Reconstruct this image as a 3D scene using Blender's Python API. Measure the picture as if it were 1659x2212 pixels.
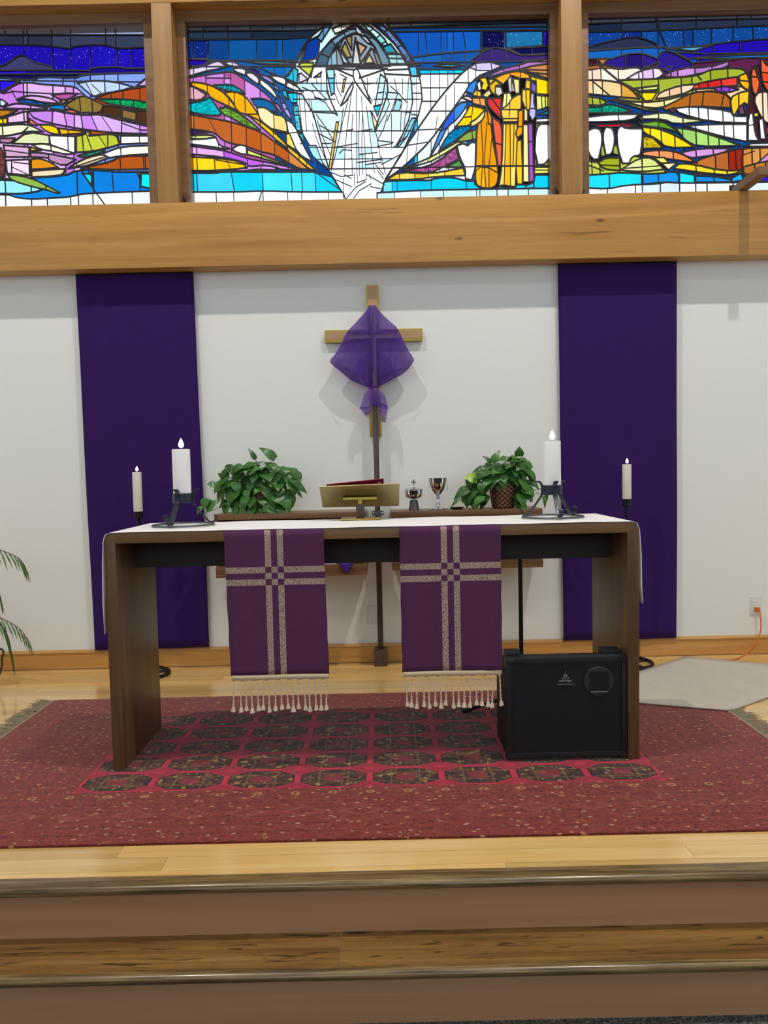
import bpy, bmesh, math, random
import numpy as np
from mathutils import Vector, Matrix
from mathutils.geometry import delaunay_2d_cdt
PI = math.pi
scene = bpy.context.scene
for o in list(bpy.data.objects):
    bpy.data.objects.remove(o)
random.seed(7)

# ------------------------------------------------------------------ camera
F = 1661.0
CAM = np.array([0.0, -4.813, 1.221]); PIT, YAW, ROL = -0.056, -0.001, 0.022
def ray(x, y):
    X = (x-829.5)/F; U = -(y-1106)/F
    c, s = math.cos(ROL), math.sin(ROL)
    xx = X*c+U*s; u = -X*s+U*c
    c, s = math.cos(PIT), math.sin(PIT)
    yy = c-u*s; z = s+u*c
    c, s = math.cos(YAW), math.sin(YAW)
    return np.array([xx*c-yy*s, xx*s+yy*c, z])
def onY(x, y, Y):
    r = ray(x, y); t = (Y-CAM[1])/r[1]; return tuple(CAM+t*r)
def onZ(x, y, Z):
    r = ray(x, y); t = (Z-CAM[2])/r[2]; return tuple(CAM+t*r)
r0 = ray(829.5, 1106); rx = ray(829.5+F, 1106)-r0; ru = ray(829.5, 1106-F)-r0
cd = bpy.data.cameras.new('camera'); cam = bpy.data.objects.new('camera', cd)
scene.collection.objects.link(cam); scene.camera = cam
m = Matrix.Identity(4)
for i in range(3):
    m[i][0] = rx[i]; m[i][1] = ru[i]; m[i][2] = -r0[i]; m[i][3] = CAM[i]
cam.matrix_world = m
cd.sensor_fit = 'HORIZONTAL'; cd.sensor_width = 36; cd.lens = 36*F/1659; cd.clip_start = .05

# ------------------------------------------------------------------ sky, exposure, large lights
SKY = (1.62, 1.80, 2.10)
w = bpy.data.worlds.new('sky'); scene.world = w; w.use_nodes = True
bg = w.node_tree.nodes['Background']
bg.inputs[0].default_value = (SKY[0], SKY[1], SKY[2], 1); bg.inputs[1].default_value = 1.0
vs = scene.view_settings
vs.view_transform = 'Standard'; vs.look = 'None'; vs.exposure = 0.0; vs.gamma = 1.0
vs.use_curve_mapping = False
def area(name, loc, rot, sx, sy, power, col):
    l = bpy.data.lights.new(name, 'AREA'); l.shape = 'RECTANGLE'; l.size = sx; l.size_y = sy
    l.energy = power; l.color = col
    o = bpy.data.objects.new(name, l); scene.collection.objects.link(o)
    o.location = loc; o.rotation_euler = rot
    return o
DAY = (0.70, 0.85, 1.0)
# daylight entering the nave windows (side walls and the wall behind the camera)
for i, yy in enumerate((-4.6, -8.2)):
    area('nave_daylight', (-5.9, yy, 3.6), (0, -PI/2, 0), 2.6, 2.2, 10, DAY)
    area('nave_daylight', (5.9, yy, 3.6), (0, PI/2, 0), 2.6, 2.2, 10, DAY)
area('nave_daylight', (0, -11.9, 3.6), (PI/2, 0, 0), 6.0, 2.6, 44, DAY)
SPOTS = ((-2.25, -2.75, 7.55, 560), (2.2, -2.75, 7.55, 640), (-0.9, -6.2, 7.3, 80), (1.5, -6.2, 7.3, 80))

# ------------------------------------------------------------------ materials
def lin(h):
    h = h.lstrip('#'); v = [int(h[i:i+2], 16)/255 for i in (0, 2, 4)]
    return tuple(c/12.92 if c <= .04045 else ((c+.055)/1.055)**2.4 for c in v)
class NT:
    def __init__(self, name):
        self.m = bpy.data.materials.new(name); self.m.use_nodes = True
        self.t = self.m.node_tree; self.n = self.t.nodes; self.l = self.t.links
        self.out = [k for k in self.n if k.type == 'OUTPUT_MATERIAL'][0]
        self.b = [k for k in self.n if k.type == 'BSDF_PRINCIPLED'][0]
    def node(self, t, **k):
        n = self.n.new(t)
        for a, v in k.items(): setattr(n, a, v)
        return n
    def put(self, sock, v):
        if isinstance(v, bpy.types.NodeSocket): self.l.new(v, sock)
        elif isinstance(v, (tuple, list)) and len(v) == 3 and sock.type == 'RGBA': sock.default_value = (*v, 1)
        else: sock.default_value = v
    def math(self, op, a, b=None, c=None):
        n = self.node('ShaderNodeMath', operation=op)
        self.put(n.inputs[0], a)
        if b is not None: self.put(n.inputs[1], b)
        if c is not None: self.put(n.inputs[2], c)
        return n.outputs[0]
    def mix(self, f, a, b, bt='MIX'):
        n = self.node('ShaderNodeMix', data_type='RGBA', blend_type=bt)
        self.put(n.inputs[0], f); self.put(n.inputs[6], a); self.put(n.inputs[7], b)
        return n.outputs[2]
    def co(self, scale=(1, 1, 1), rot=(0, 0, 0), loc=(0, 0, 0), src=None, kind='Object'):
        if src is None: src = self.node('ShaderNodeTexCoord').outputs[kind]
        mp = self.node('ShaderNodeMapping')
        self.l.new(src, mp.inputs[0]); mp.inputs[1].default_value = loc
        mp.inputs[2].default_value = rot; mp.inputs[3].default_value = scale
        return mp.outputs[0]
    def noise(self, v, scale=5, detail=4, rough=.55, dist=0, out=0):
        n = self.node('ShaderNodeTexNoise'); self.l.new(v, n.inputs['Vector'])
        n.inputs['Scale'].default_value = scale; n.inputs['Detail'].default_value = detail
        n.inputs['Roughness'].default_value = rough; n.inputs['Distortion'].default_value = dist
        return n.outputs[out]
    def vor(self, v, scale, feat='F1', metric='EUCLIDEAN', rnd=1, out=0):
        n = self.node('ShaderNodeTexVoronoi', feature=feat, distance=metric); self.l.new(v, n.inputs['Vector'])
        n.inputs['Scale'].default_value = scale; n.inputs['Randomness'].default_value = rnd
        return n.outputs[out]
    def ramp(self, f, stops):
        n = self.node('ShaderNodeValToRGB'); self.l.new(f, n.inputs[0])
        e = n.color_ramp.elements
        while len(e) > 1: e.remove(e[-1])
        e[0].position = stops[0][0]; e[0].color = (*stops[0][1], 1)
        for p, c in stops[1:]:
            x = e.new(p); x.color = (*c, 1)
        return n.outputs[0]
    def bump(self, h, s, d=.01):
        n = self.node('ShaderNodeBump'); self.l.new(h, n.inputs['Height'])
        n.inputs['Strength'].default_value = s; n.inputs['Distance'].default_value = d
        self.l.new(n.outputs[0], self.b.inputs['Normal'])
    def set(self, col=None, rough=None, metal=None, spec=None, **k):
        if col is not None: self.put(self.b.inputs['Base Color'], col)
        if rough is not None: self.put(self.b.inputs['Roughness'], rough)
        if metal is not None: self.put(self.b.inputs['Metallic'], metal)
        if spec is not None: self.put(self.b.inputs['Specular IOR Level'], spec)
        for a, v in k.items(): self.put(self.b.inputs[a.replace('_', ' ')], v)
        return self.m
def plain(name, hexc, rough=.5, metal=0, spec=.5, var=.06, nscale=30, bump=0):
    t = NT(name); c = lin(hexc)
    v = t.co()
    n = t.noise(v, nscale, 3)
    col = t.mix(n, tuple(x*(1-var) for x in c), tuple(min(1, x*(1+var)) for x in c))
    if bump: t.bump(n, bump, .004)
    return t.set(col, rough, metal, spec)
def wood(name, dark, mid, light, axis='x', grain=1.0, rough=.4, knots=None, rnd=0.0, spec=.5, coat=0, lines=.5, bump=.08, fleck=None):
    t = NT(name)
    src = t.node('ShaderNodeTexCoord').outputs['Object']
    oi = t.node('ShaderNodeObjectInfo').outputs['Random']
    off = t.node('ShaderNodeCombineXYZ')
    for i, k in enumerate((13.1, 7.7, 5.3)): t.put(off.inputs[i], t.math('MULTIPLY', oi, k))
    ad = t.node('ShaderNodeVectorMath', operation='ADD'); t.l.new(src, ad.inputs[0]); t.l.new(off.outputs[0], ad.inputs[1])
    a = dict(x=(.9, 16, 16), y=(16, .9, 16), z=(16, 16, .9))[axis]
    v = t.co(tuple(k*grain for k in a), src=ad.outputs[0])
    n1 = t.noise(v, 1.0, 6, .6, .6)
    a2 = dict(x=(2.2, 90, 90), y=(90, 2.2, 90), z=(90, 90, 2.2))[axis]
    n2 = t.noise(t.co(tuple(k*grain for k in a2), src=ad.outputs[0]), 1.0, 4, .6)
    c = t.ramp(n1, ((.28, lin(dark)), (.5, lin(mid)), (.74, lin(light))))
    c = t.mix(t.math('MULTIPLY', t.ramp(n2, ((.38, (1, 1, 1)), (.55, (0, 0, 0)))), lines), c, lin(dark))
    if fleck:
        fa, fb, th_ = fleck
        a4 = dict(x=(fa, fb, fb), y=(fb, fa, fb), z=(fb, fb, fa))[axis]
        n4 = t.noise(t.co(a4, src=ad.outputs[0]), 1.0, 3, .55, .8)
        c = t.mix(t.ramp(n4, ((th_, (0, 0, 0)), (th_+.05, (.85, .85, .85)))), c, tuple(x*.55 for x in lin(dark)))
    if knots:
        a3 = dict(x=(knots*.55, knots*1.6, knots*1.6), y=(knots*1.6, knots*.55, knots*1.6), z=(knots*1.6, knots*1.6, knots*.55))[axis]
        vd = t.vor(t.co(a3, src=ad.outputs[0]), 1.0)
        k = t.ramp(vd, ((.035, (1, 1, 1)), (.085, (0, 0, 0))))
        c = t.mix(k, c, tuple(x*.35 for x in lin(dark)))
    if rnd:
        f = t.math('MULTIPLY_ADD', oi, rnd*2, 1-rnd)
        hs = t.node('ShaderNodeHueSaturation'); t.l.new(c, hs.inputs['Color']); t.put(hs.inputs['Value'], f); c = hs.outputs[0]
    t.bump(n2, bump, .003)
    t.set(c, rough, 0, spec)
    if coat:
        t.put(t.b.inputs['Coat Weight'], coat); t.put(t.b.inputs['Coat Roughness'], .12)
    return t.m
M = {}
M['wall'] = plain('wall_paint', '#e8e8e1', .75, 0, .2, .015, 60, .06)
M['ceil'] = wood('ceiling_boards', '#a07038', '#c08c50', '#d0a468', 'y', .5, .6)
M['beam'] = wood('pine_beam', '#a5732c', '#bb873e', '#c8974c', 'x', .8, .42, knots=4.0, lines=.4, fleck=(1.6, 46, .66))
M['post'] = wood('pine_post', '#8f6430', '#a3753a', '#b0844a', 'z', .8, .5, knots=1.6, lines=.3)
M['frame'] = wood('window_frame_wood', '#6e4a2c', '#86603c', '#94704a', 'x', .8, .5, lines=.3)
M['floor'] = wood('maple_boards', '#c89a55', '#dcb26c', '#e8c68a', 'x', .6, .16, rnd=.16, lines=.25, coat=.6, bump=.03)
M['base'] = wood('baseboard_pine', '#b87f3a', '#c8924a', '#d6a660', 'x', .7, .35, knots=1.1, lines=.3)
M['tread'] = wood('stained_oak_tread', '#4a3016', '#86602e', '#9a763e', 'x', .9, .38, lines=.3, knots=3.0, coat=.12, fleck=(7, 75, .60))
M['nosing'] = wood('nosing_edge', '#4a361e', '#7e643a', '#a08658', 'x', 1.8, .3, lines=.9, coat=.3)
M['riser'] = wood('stained_riser', '#a87a54', '#b88a64', '#c29874', 'x', .5, .33, lines=.15)
M['altar'] = wood('walnut_altar', '#4e3821', '#654a2d', '#765838', 'z', 1.0, .35, lines=.3)
M['altar_top'] = wood('walnut_altar_top', '#65462a', '#7c5a36', '#8e6a43', 'x', 1.0, .35, lines=.3)
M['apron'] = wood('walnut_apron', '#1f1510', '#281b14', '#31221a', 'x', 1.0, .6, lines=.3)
M['shelf'] = wood('walnut_shelf', '#5f4024', '#7a5633', '#8c6840', 'x', 1.2, .4, lines=.4)
M['polewood'] = wood('dark_pole', '#3a2a20', '#4c382c', '#5a4638', 'z', 1.5, .4, lines=.4)
M['brass'] = plain('satin_brass', '#a2966c', .38, 1, .5, .05)
M['brass_dk'] = plain('brass_edge', '#b09a48', .38, .85, .5, .05)
M['inlay'] = plain('tan_inlay', '#b58c62', .45)
M['chrome'] = plain('polished_silver', '#d6d6da', .07, 1, .5, .02)
M['pewter'] = plain('hammered_pewter', '#58585a', .35, .9, .5, .3, 90, .5)
M['iron'] = plain('wrought_iron', '#3e4149', .35, .85, .5, .15, 60, .15)
M['ironlite'] = plain('worn_iron', '#6d7078', .33, .9, .5, .2, 60, .2)
M['black'] = plain('black_metal', '#141416', .4, .3, .5, .1)
M['wax'] = NT('candle_wax').set(lin('#f3f1ec'), .45, 0, .4, Subsurface_Weight=.25, Subsurface_Radius=(.02, .015, .01))
M['waxy'] = NT('ivory_wax').set(lin('#e0d6c6'), .5, 0, .4, Subsurface_Weight=.2, Subsurface_Radius=(.02, .015, .01))
M['wick'] = plain('wick', '#181410', .9)
t = NT('flame'); t.set((0, 0, 0), 1, 0, 0, Emission_Color=(1, .82, .55), Emission_Strength=14.0); M['flame'] = t.m
def cloth(name, hexc, scale=900, var=.1, rough=.9, bump=.25, sheen=.15):
    t = NT(name); c = lin(hexc)
    v = t.co()
    n = t.noise(v, 8, 3)
    wv = t.noise(v, scale, 1)
    col = t.mix(n, tuple(x*(1-var) for x in c), tuple(min(1, x*(1+var)) for x in c))
    t.bump(wv, bump, .002)
    t.set(col, rough, 0, .15)
    t.put(t.b.inputs['Sheen Weight'], sheen)
    return t.m
M['linen'] = cloth('white_linen', '#efeae6', 500, .02)
M['banner'] = cloth('purple_banner', '#341558', 500, .08, bump=.2, sheen=.05)
M['cream'] = cloth('cream_yarn', '#d8c8ac', 900, .1)
M['creamdk'] = cloth('cream_hem', '#c9b794', 900, .08)
M['green'] = plain('green_plastic', '#4f9a78', .4)
M['paper'] = plain('paper', '#e8e6e0', .8)
M['violet'] = cloth('violet_cloth', '#4a2288')
M['red'] = plain('red_vinyl', '#8c1f30', .35, 0, .5, .08)
M['plate'] = plain('outlet_plastic', '#dcd9d2', .35)
M['slot'] = plain('outlet_slot', '#2a2826', .6)
M['orange'] = plain('orange_cord', '#d2703e', .5)
M['amp'] = plain('amp_vinyl', '#17171a', .6, 0, .4, .2, 400, .3)
M['ampdk'] = plain('amp_plastic', '#101012', .45)
t = NT('amp_grille'); vv = t.vor(t.co((1, 1, 1)), 260, 'F1', 'CHEBYCHEV', 0)
t.bump(vv, .5, .002); t.set(t.ramp(vv, ((.2, lin('#06070a')), (.6, lin('#1a1c24')))), .55, .3); M['grille'] = t.m
M['horn'] = plain('horn_plate', '#30333a', .5, .2)
M['silver'] = plain('silver_print_and_highlight', '#b8bcc4', .35, .4)
M['matcarpet'] = cloth('grey_mat', '#c2b6a6', 260, .12, bump=.6)
M['navecarpet'] = None
t = NT('nave_carpet'); n = t.noise(t.co(), 120, 2, .8); t.set(t.ramp(n, ((.35, lin('#2c2d2c')), (.5, lin('#4b4c48')), (.66, lin('#77766c')))), .95, 0, .1); t.bump(n, .5, .01); M['navecarpet'] = t.m
M['fringe'] = plain('rug_fringe', '#8d8168', .95, 0, .1, .2, 200)
M['rugbind'] = plain('rug_binding', '#a89478', .9, 0, .1, .2, 120)
t = NT('wicker'); sx = t.node('ShaderNodeSeparateXYZ'); v = t.co(); t.l.new(v, sx.inputs[0])
ang = t.math('MULTIPLY', t.math('ARCTAN2', sx.outputs[1], sx.outputs[0]), 28/(2*PI)*.5)
chk = t.math('ABSOLUTE', t.math('SUBTRACT', t.math('FRACT', t.math('ADD', ang, t.math('MULTIPLY', t.math('FLOOR', t.math('MULTIPLY', sx.outputs[2], 72)), .5))), .5))
t.set(t.mix(t.ramp(chk, ((.12, (0, 0, 0)), (.36, (1, 1, 1)))), lin('#2c140e'), lin('#8a5a42')), .55); M['wicker'] = t.m
def leafmat(name, a, b, rough=.35):
    t = NT(name); oi = t.node('ShaderNodeObjectInfo').outputs['Random']
    n = t.noise(t.co(), 25, 3)
    f = t.math('ADD', t.math('MULTIPLY', oi, .65), t.math('MULTIPLY', n, .35))
    t.set(t.mix(f, lin(a), lin(b)), rough, 0, .5)
    t.put(t.b.inputs['Transmission Weight'], 0)
    return t.m
M['leaf'] = leafmat('pothos_leaf', '#214a17', '#4b8230')
M['leaflime'] = leafmat('pothos_leaf_young', '#8fae38', '#a8bf4c')
M['vine'] = plain('vine', '#5a6a34', .6)
M['palm'] = leafmat('palm_leaflet', '#2e4c20', '#5d7f3c')
M['palmstem'] = plain('palm_stem', '#3a2a1c', .6)
M['lead'] = plain('lead_came', '#2c2a2c', .5, .3, .4, .2, 40)
M['copper'] = plain('copper_knob', '#9c6a4c', .25, .9)
M['terracotta'] = plain('pot', '#5c4030', .7)
# sheer veil
t = NT('sheer_veil'); tr = t.node('ShaderNodeBsdfTransparent'); mx = t.node('ShaderNodeMixShader')
lw = t.node('ShaderNodeLayerWeight'); lw.inputs[0].default_value = .35
f = t.math('ADD', t.math('MULTIPLY', lw.outputs['Facing'], .55), .42)
fo_ = t.noise(t.co((26, 1, 3.0)), 1.0, 3, .6, .4)
f = t.math('ADD', f, t.math('MULTIPLY', t.math('SUBTRACT', fo_, .5), .9))
t.put(mx.inputs[0], t.math('MAXIMUM', t.math('MINIMUM', f, .93), .25)); t.l.new(tr.outputs[0], mx.inputs[1]); t.l.new(t.b.outputs[0], mx.inputs[2])
tr.inputs[0].default_value = (.72, .62, .85, 1)
t.l.new(mx.outputs[0], t.out.inputs[0]); t.set(lin('#5a2f96'), .5, 0, .3, Sheen_Weight=.2); M['veil'] = t.m
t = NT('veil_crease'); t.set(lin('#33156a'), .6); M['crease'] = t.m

# ------------------------------------------------------------------ mesh helpers
col = scene.collection
def wloc(o):
    v = Vector((0, 0, 0))
    while o is not None:
        v = v+o.location; o = o.parent
    return v
def tag(o, label=None, cat=None, group=None, kind=None):
    if label: o['label'] = label
    if cat: o['category'] = cat
    if group: o['group'] = group
    if kind: o['kind'] = kind
    return o
def empty(name, loc, label=None, cat=None, group=None, kind=None):
    o = bpy.data.objects.new(name, None); col.objects.link(o); o.location = loc; o.empty_display_size = .1
    return tag(o, label, cat, group, kind)
class MB:
    def __init__(self): self.v = []; self.f = []
    def add(self, v, f):
        k = len(self.v); self.v += [tuple(p) for p in v]; self.f += [tuple(i+k for i in q) for q in f]; return self
    def box(self, x0, x1, y0, y1, z0, z1):
        return self.add([(x, y, z) for z in (z0, z1) for y in (y0, y1) for x in (x0, x1)],
            [(0, 2, 3, 1), (4, 5, 7, 6), (0, 1, 5, 4), (2, 6, 7, 3), (0, 4, 6, 2), (1, 3, 7, 5)])
    def tube(self, pts, r, n=8, cap=True, flat=None):
        pts = [Vector(p) for p in pts]; N = len(pts)
        rr = r if isinstance(r, (list, tuple)) else [r]*N
        v = []; u = None
        for i, p in enumerate(pts):
            d = (pts[min(i+1, N-1)]-pts[max(i-1, 0)]).normalized()
            if u is None:
                a = Vector((0, 0, 1)) if abs(d.z) < .9 else Vector((1, 0, 0))
                u = d.cross(a).normalized()
            u = (u-d*u.dot(d)).normalized(); b = d.cross(u)
            for k in range(n):
                an = 2*PI*k/n
                v.append(p+(u*math.cos(an)+b*math.sin(an))*rr[i])
        f = [(i*n+k, i*n+(k+1) % n, (i+1)*n+(k+1) % n, (i+1)*n+k) for i in range(N-1) for k in range(n)]
        if cap: f += [tuple(range(n-1, -1, -1)), tuple((N-1)*n+k for k in range(n))]
        return self.add(v, f)
    def strip(self, pts, side, wd, th):
        """flat bar along pts; side = width direction(s), wd width, th thickness"""
        pts = [Vector(p) for p in pts]; N = len(pts); v = []
        for i, p in enumerate(pts):
            d = (pts[min(i+1, N-1)]-pts[max(i-1, 0)]).normalized()
            s = Vector(side); s = (s-d*s.dot(d)).normalized(); nn = d.cross(s)
            w2 = (wd[i] if isinstance(wd, (list, tuple)) else wd)/2
            for a, b in ((-1, -1), (1, -1), (1, 1), (-1, 1)): v.append(p+s*a*w2+nn*b*th/2)
        f = [(i*4+k, i*4+(k+1) % 4, i*4+4+(k+1) % 4, i*4+4+k) for i in range(N-1) for k in range(4)]
        f += [(3, 2, 1, 0), tuple((N-1)*4+k for k in range(4))]
        return self.add(v, f)
    def lathe(self, prof, c=(0, 0, 0), n=32, fn=None):
        v = []
        for j, (r, z) in enumerate(prof):
            for k in range(n):
                a = 2*PI*k/n; q = r if fn is None else fn(r, z, a, j)
                v.append((c[0]+q*math.cos(a), c[1]+q*math.sin(a), c[2]+z))
        f = [(i*n+k, i*n+(k+1) % n, (i+1)*n+(k+1) % n, (i+1)*n+k) for i in range(len(prof)-1) for k in range(n)]
        if prof[0][0] > 1e-6: f.append(tuple(range(n-1, -1, -1)))
        if prof[-1][0] > 1e-6: f.append(tuple((len(prof)-1)*n+k for k in range(n)))
        return self.add(v, f)
    def prism(self, poly, axis, a0, a1):
        """extrude 2d polygon; axis 'y': poly (x,z); 'z': poly (x,y); 'x': poly (y,z)"""
        def P(p, a): return dict(y=(p[0], a, p[1]), z=(p[0], p[1], a), x=(a, p[0], p[1]))[axis]
        n = len(poly)
        return self.add([P(p, a0) for p in poly]+[P(p, a1) for p in poly],
            [tuple(range(n)), tuple(range(2*n-1, n-1, -1))]+[((k+1) % n, k, n+k, n+(k+1) % n) for k in range(n)])
    def torus(self, c, R, r, n=40, k=8, sz=1.0):
        pts = []; v = []
        for i in range(n):
            a = 2*PI*i/n
            for j in range(k):
                b = 2*PI*j/k; q = R+r*math.cos(b)
                v.append((c[0]+q*math.cos(a), c[1]+q*math.sin(a), c[2]+r*sz*math.sin(b)))
        f = [(i*k+j, ((i+1) % n)*k+j, ((i+1) % n)*k+(j+1) % k, i*k+(j+1) % k) for i in range(n) for j in range(k)]
        return self.add(v, f)
    def grid(self, P):
        """P[i][j] points -> single sheet"""
        a = len(P); b = len(P[0])
        return self.add([p for r in P for p in r], [(i*b+j, i*b+j+1, (i+1)*b+j+1, (i+1)*b+j) for i in range(a-1) for j in range(b-1)])
    def build(self, name, mat, parent=None, origin=None, bev=0, smooth=40, solid=0):
        o0 = wloc(parent) if parent is not None else Vector((0, 0, 0))
        org = Vector(origin) if origin is not None else o0.copy()
        me = bpy.data.meshes.new(name)
        me.from_pydata([tuple(Vector(p)-org) for p in self.v], [], self.f)
        bm = bmesh.new(); bm.from_mesh(me)
        bmesh.ops.recalc_face_normals(bm, faces=bm.faces)
        if bev:
            es = [e for e in bm.edges if len(e.link_faces) == 2 and e.calc_face_angle(0) > .6]
            bmesh.ops.bevel(bm, geom=es, offset=bev, segments=2, affect='EDGES', profile=.7)
        bm.to_mesh(me); bm.free()
        if smooth:
            me.polygons.foreach_set('use_smooth', [True]*len(me.polygons))
            me.set_sharp_from_angle(angle=math.radians(smooth))
        me.materials.append(mat)
        o = bpy.data.objects.new(name, me); col.objects.link(o)
        if parent is not None: o.parent = parent
        o.location = org-o0
        if solid:
            s = o.modifiers.new('thick', 'SOLIDIFY'); s.thickness = solid; s.offset = 0
        return o
def place(mb, name, mat, parent, loc, rot, **k):
    o = mb.build(name, mat, None, **k); o.parent = parent
    o.location = Vector(loc)-wloc(parent); o.rotation_euler = rot
    return o
def bez(p0, p1, p2, p3, n=16):
    p0, p1, p2, p3 = map(Vector, (p0, p1, p2, p3)); r = []
    for i in range(n+1):
        t = i/n; r.append(p0*(1-t)**3+p1*3*t*(1-t)**2+p2*3*t*t*(1-t)+p3*t**3)
    return r
def catmull(P, n=6):
    P = [Vector(p) for p in P]; r = []
    for i in range(len(P)-1):
        a = P[max(i-1, 0)]; b = P[i]; c = P[i+1]; d = P[min(i+2, len(P)-1)]
        for k in range(n):
            t = k/n
            r.append(.5*((2*b)+(c-a)*t+(2*a-5*b+4*c-d)*t*t+(3*b-a-3*c+d)*t**3))
    return r+[P[-1]]

# ------------------------------------------------------------------ room shell
ZN = -.335                       # nave floor
GY = .03                         # plane of the stained glass
ZG0, ZG1 = 2.80, 3.935           # glass bottom / top
WIN = ((-3.52, -1.300, -3.46, -1.380), (-1.183, 1.110, -1.128, 1.067), (1.232, 3.50, 1.300, 3.42))
st = dict(kind='structure')
mb = MB()
mb.box(-6, 6, 0, .12, ZN, 2.83).box(-6, 6, 0, .12, 4.0, 8.2)
mb.box(-6, -3.64, 0, .12, 2.83, 4.0).box(3.62, 6, 0, .12, 2.83, 4.0)
tag(mb.build('wall_front', M['wall'], origin=(0, 0, 0)), **st)
for nm, x0, x1 in (('wall_left', -6.12, -6), ('wall_right', 6, 6.12)):
    mb = MB()
    mb.box(x0, x1, -12, .12, ZN, 2.2).box(x0, x1, -12, .12, 5.0, 8.2)
    for a, b in ((-12, -9.4), (-7.0, -5.8), (-3.4, .12)): mb.box(x0, x1, a, b, 2.2, 5.0)
    tag(mb.build(nm, M['wall']), **st)
mb = MB(); mb.box(-6, 6, -12.12, -12, ZN, 2.2).box(-6, 6, -12.12, -12, 5.0, 8.2)
mb.box(-6, -3.1, -12.12, -12, 2.2, 5).box(3.1, 6, -12.12, -12, 2.2, 5)
tag(mb.build('wall_back', M['wall']), **st)
tag(MB().box(-6.12, 6.12, -12.12, .12, 8.2, 8.3).build('ceiling', M['wall']), **st)
tag(MB().box(-6.12, 6.12, -12.12, -2.70, ZN-.05, ZN).build('floor', M['navecarpet']), **st)
# lower and upper timber
tag(MB().box(-3.9, 3.9, -.135, -.001, 2.453, 2.832).build('trim_1', M['beam'], origin=(0, -.07, 2.64), bev=.006), 'long pine beam under the stained glass', **st)
tag(MB().box(-3.9, 3.9, -.135, -.001, 3.983, 4.35).build('trim_2', M['beam'], origin=(.7, -.07, 4.2), bev=.006), 'pine header beam above the stained glass', **st)
for i, (a, b) in enumerate(((-1.300, -1.183), (1.110, 1.232), (-3.64, -3.52), (3.50, 3.62))):
    tag(MB().box(a, b, -.134, .10, 2.833, 3.982).build('trim_%d' % (i+3), M['post'], origin=((a+b)/2, 0, 2.83), bev=.004), 'square pine post between window bays', **st)
# baseboard
bb = empty('baseboard_front', (0, 0, 0), kind='structure')
for a, b in ((-5.9, -.78), (-.777, 1.6), (1.603, 5.9)):
    MB().box(a, b, -.016, -.001, .004, .104).build('board', M['base'], bb, origin=((a+b)/2, 0, .05), bev=.002)
MB().prism([(-.022, .106), (-.001, .106), (-.001, .122), (-.014, .122)], 'x', -5.9, 5.9).build('cap_moulding', M['base'], bb)
# platform planks
fl = empty('floor', (0, 0, 0), kind='structure')
PW = .0835; rows = 31; random.seed(3)
MB().box(-4.2, 4.2, -2.52, .0, -.06, -.021).build('subfloor', M['riser'], fl)
for i in range(rows):
    y1 = -.002-i*PW; y0 = y1-PW+.0012
    if y0 < -2.535: y0 = -2.535
    x = -4.2-random.random()*1.2
    while x < 4.2:
        L = random.uniform(1.1, 2.6); a = max(x, -4.2); b = min(x+L-.0012, 4.2)
        if b-a > .05 and y1-y0 > .02:
            dz = random.uniform(0, .0004)
            MB().box(a, b, y0, y1, -.02, -dz).build('plank', M['floor'], fl, origin=((a+b)/2, (y0+y1)/2, -.01), smooth=0)
        x += L
# steps
def rnose(y0, y1, z1, th, r):
    p = [(y1, z1-th), (y1, z1)]
    for k in range(7):
        a = PI/2+PI*k/6; p.append((y0+r+r*math.cos(a)*1.0, z1-th/2+th/2*math.sin(a)))
    return p
st1 = empty('floor_step', (0, -2.56, ZN), 'upper chancel step with dark rounded nosing board', kind='structure')
st2 = empty('floor_step', (0, -2.72, ZN), 'lower chancel step with grained oak tread', kind='structure')
MB().prism(rnose(-2.60, -2.536, .0, .03, .015), 'x', -4.2, 4.2).build('nosing', M['nosing'], st1)
MB().box(-4.2, 4.2, -2.572, -2.535, -.1675, -.030).build('riser', M['riser'], st1)
XJ = onZ(735, 2050, -.168)[0]
for a, b in ((-4.2, -2.3), (-2.2985, XJ), (XJ+.0015, 2.0), (2.0015, 4.2)):
    MB().box(a, b, -2.735, -2.545, -.192, -.168).build('tread', M['tread'], st2, origin=((a+b)/2, -2.65, -.18))
MB().prism(rnose(-2.762, -2.7355, -.168, .028, .014), 'x', -4.2, 4.2).build('nosing', M['nosing'], st2)
MB().box(-4.2, 4.2, -2.735, -2.701, ZN+.001, -.193).build('riser', M['riser'], st2)

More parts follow.
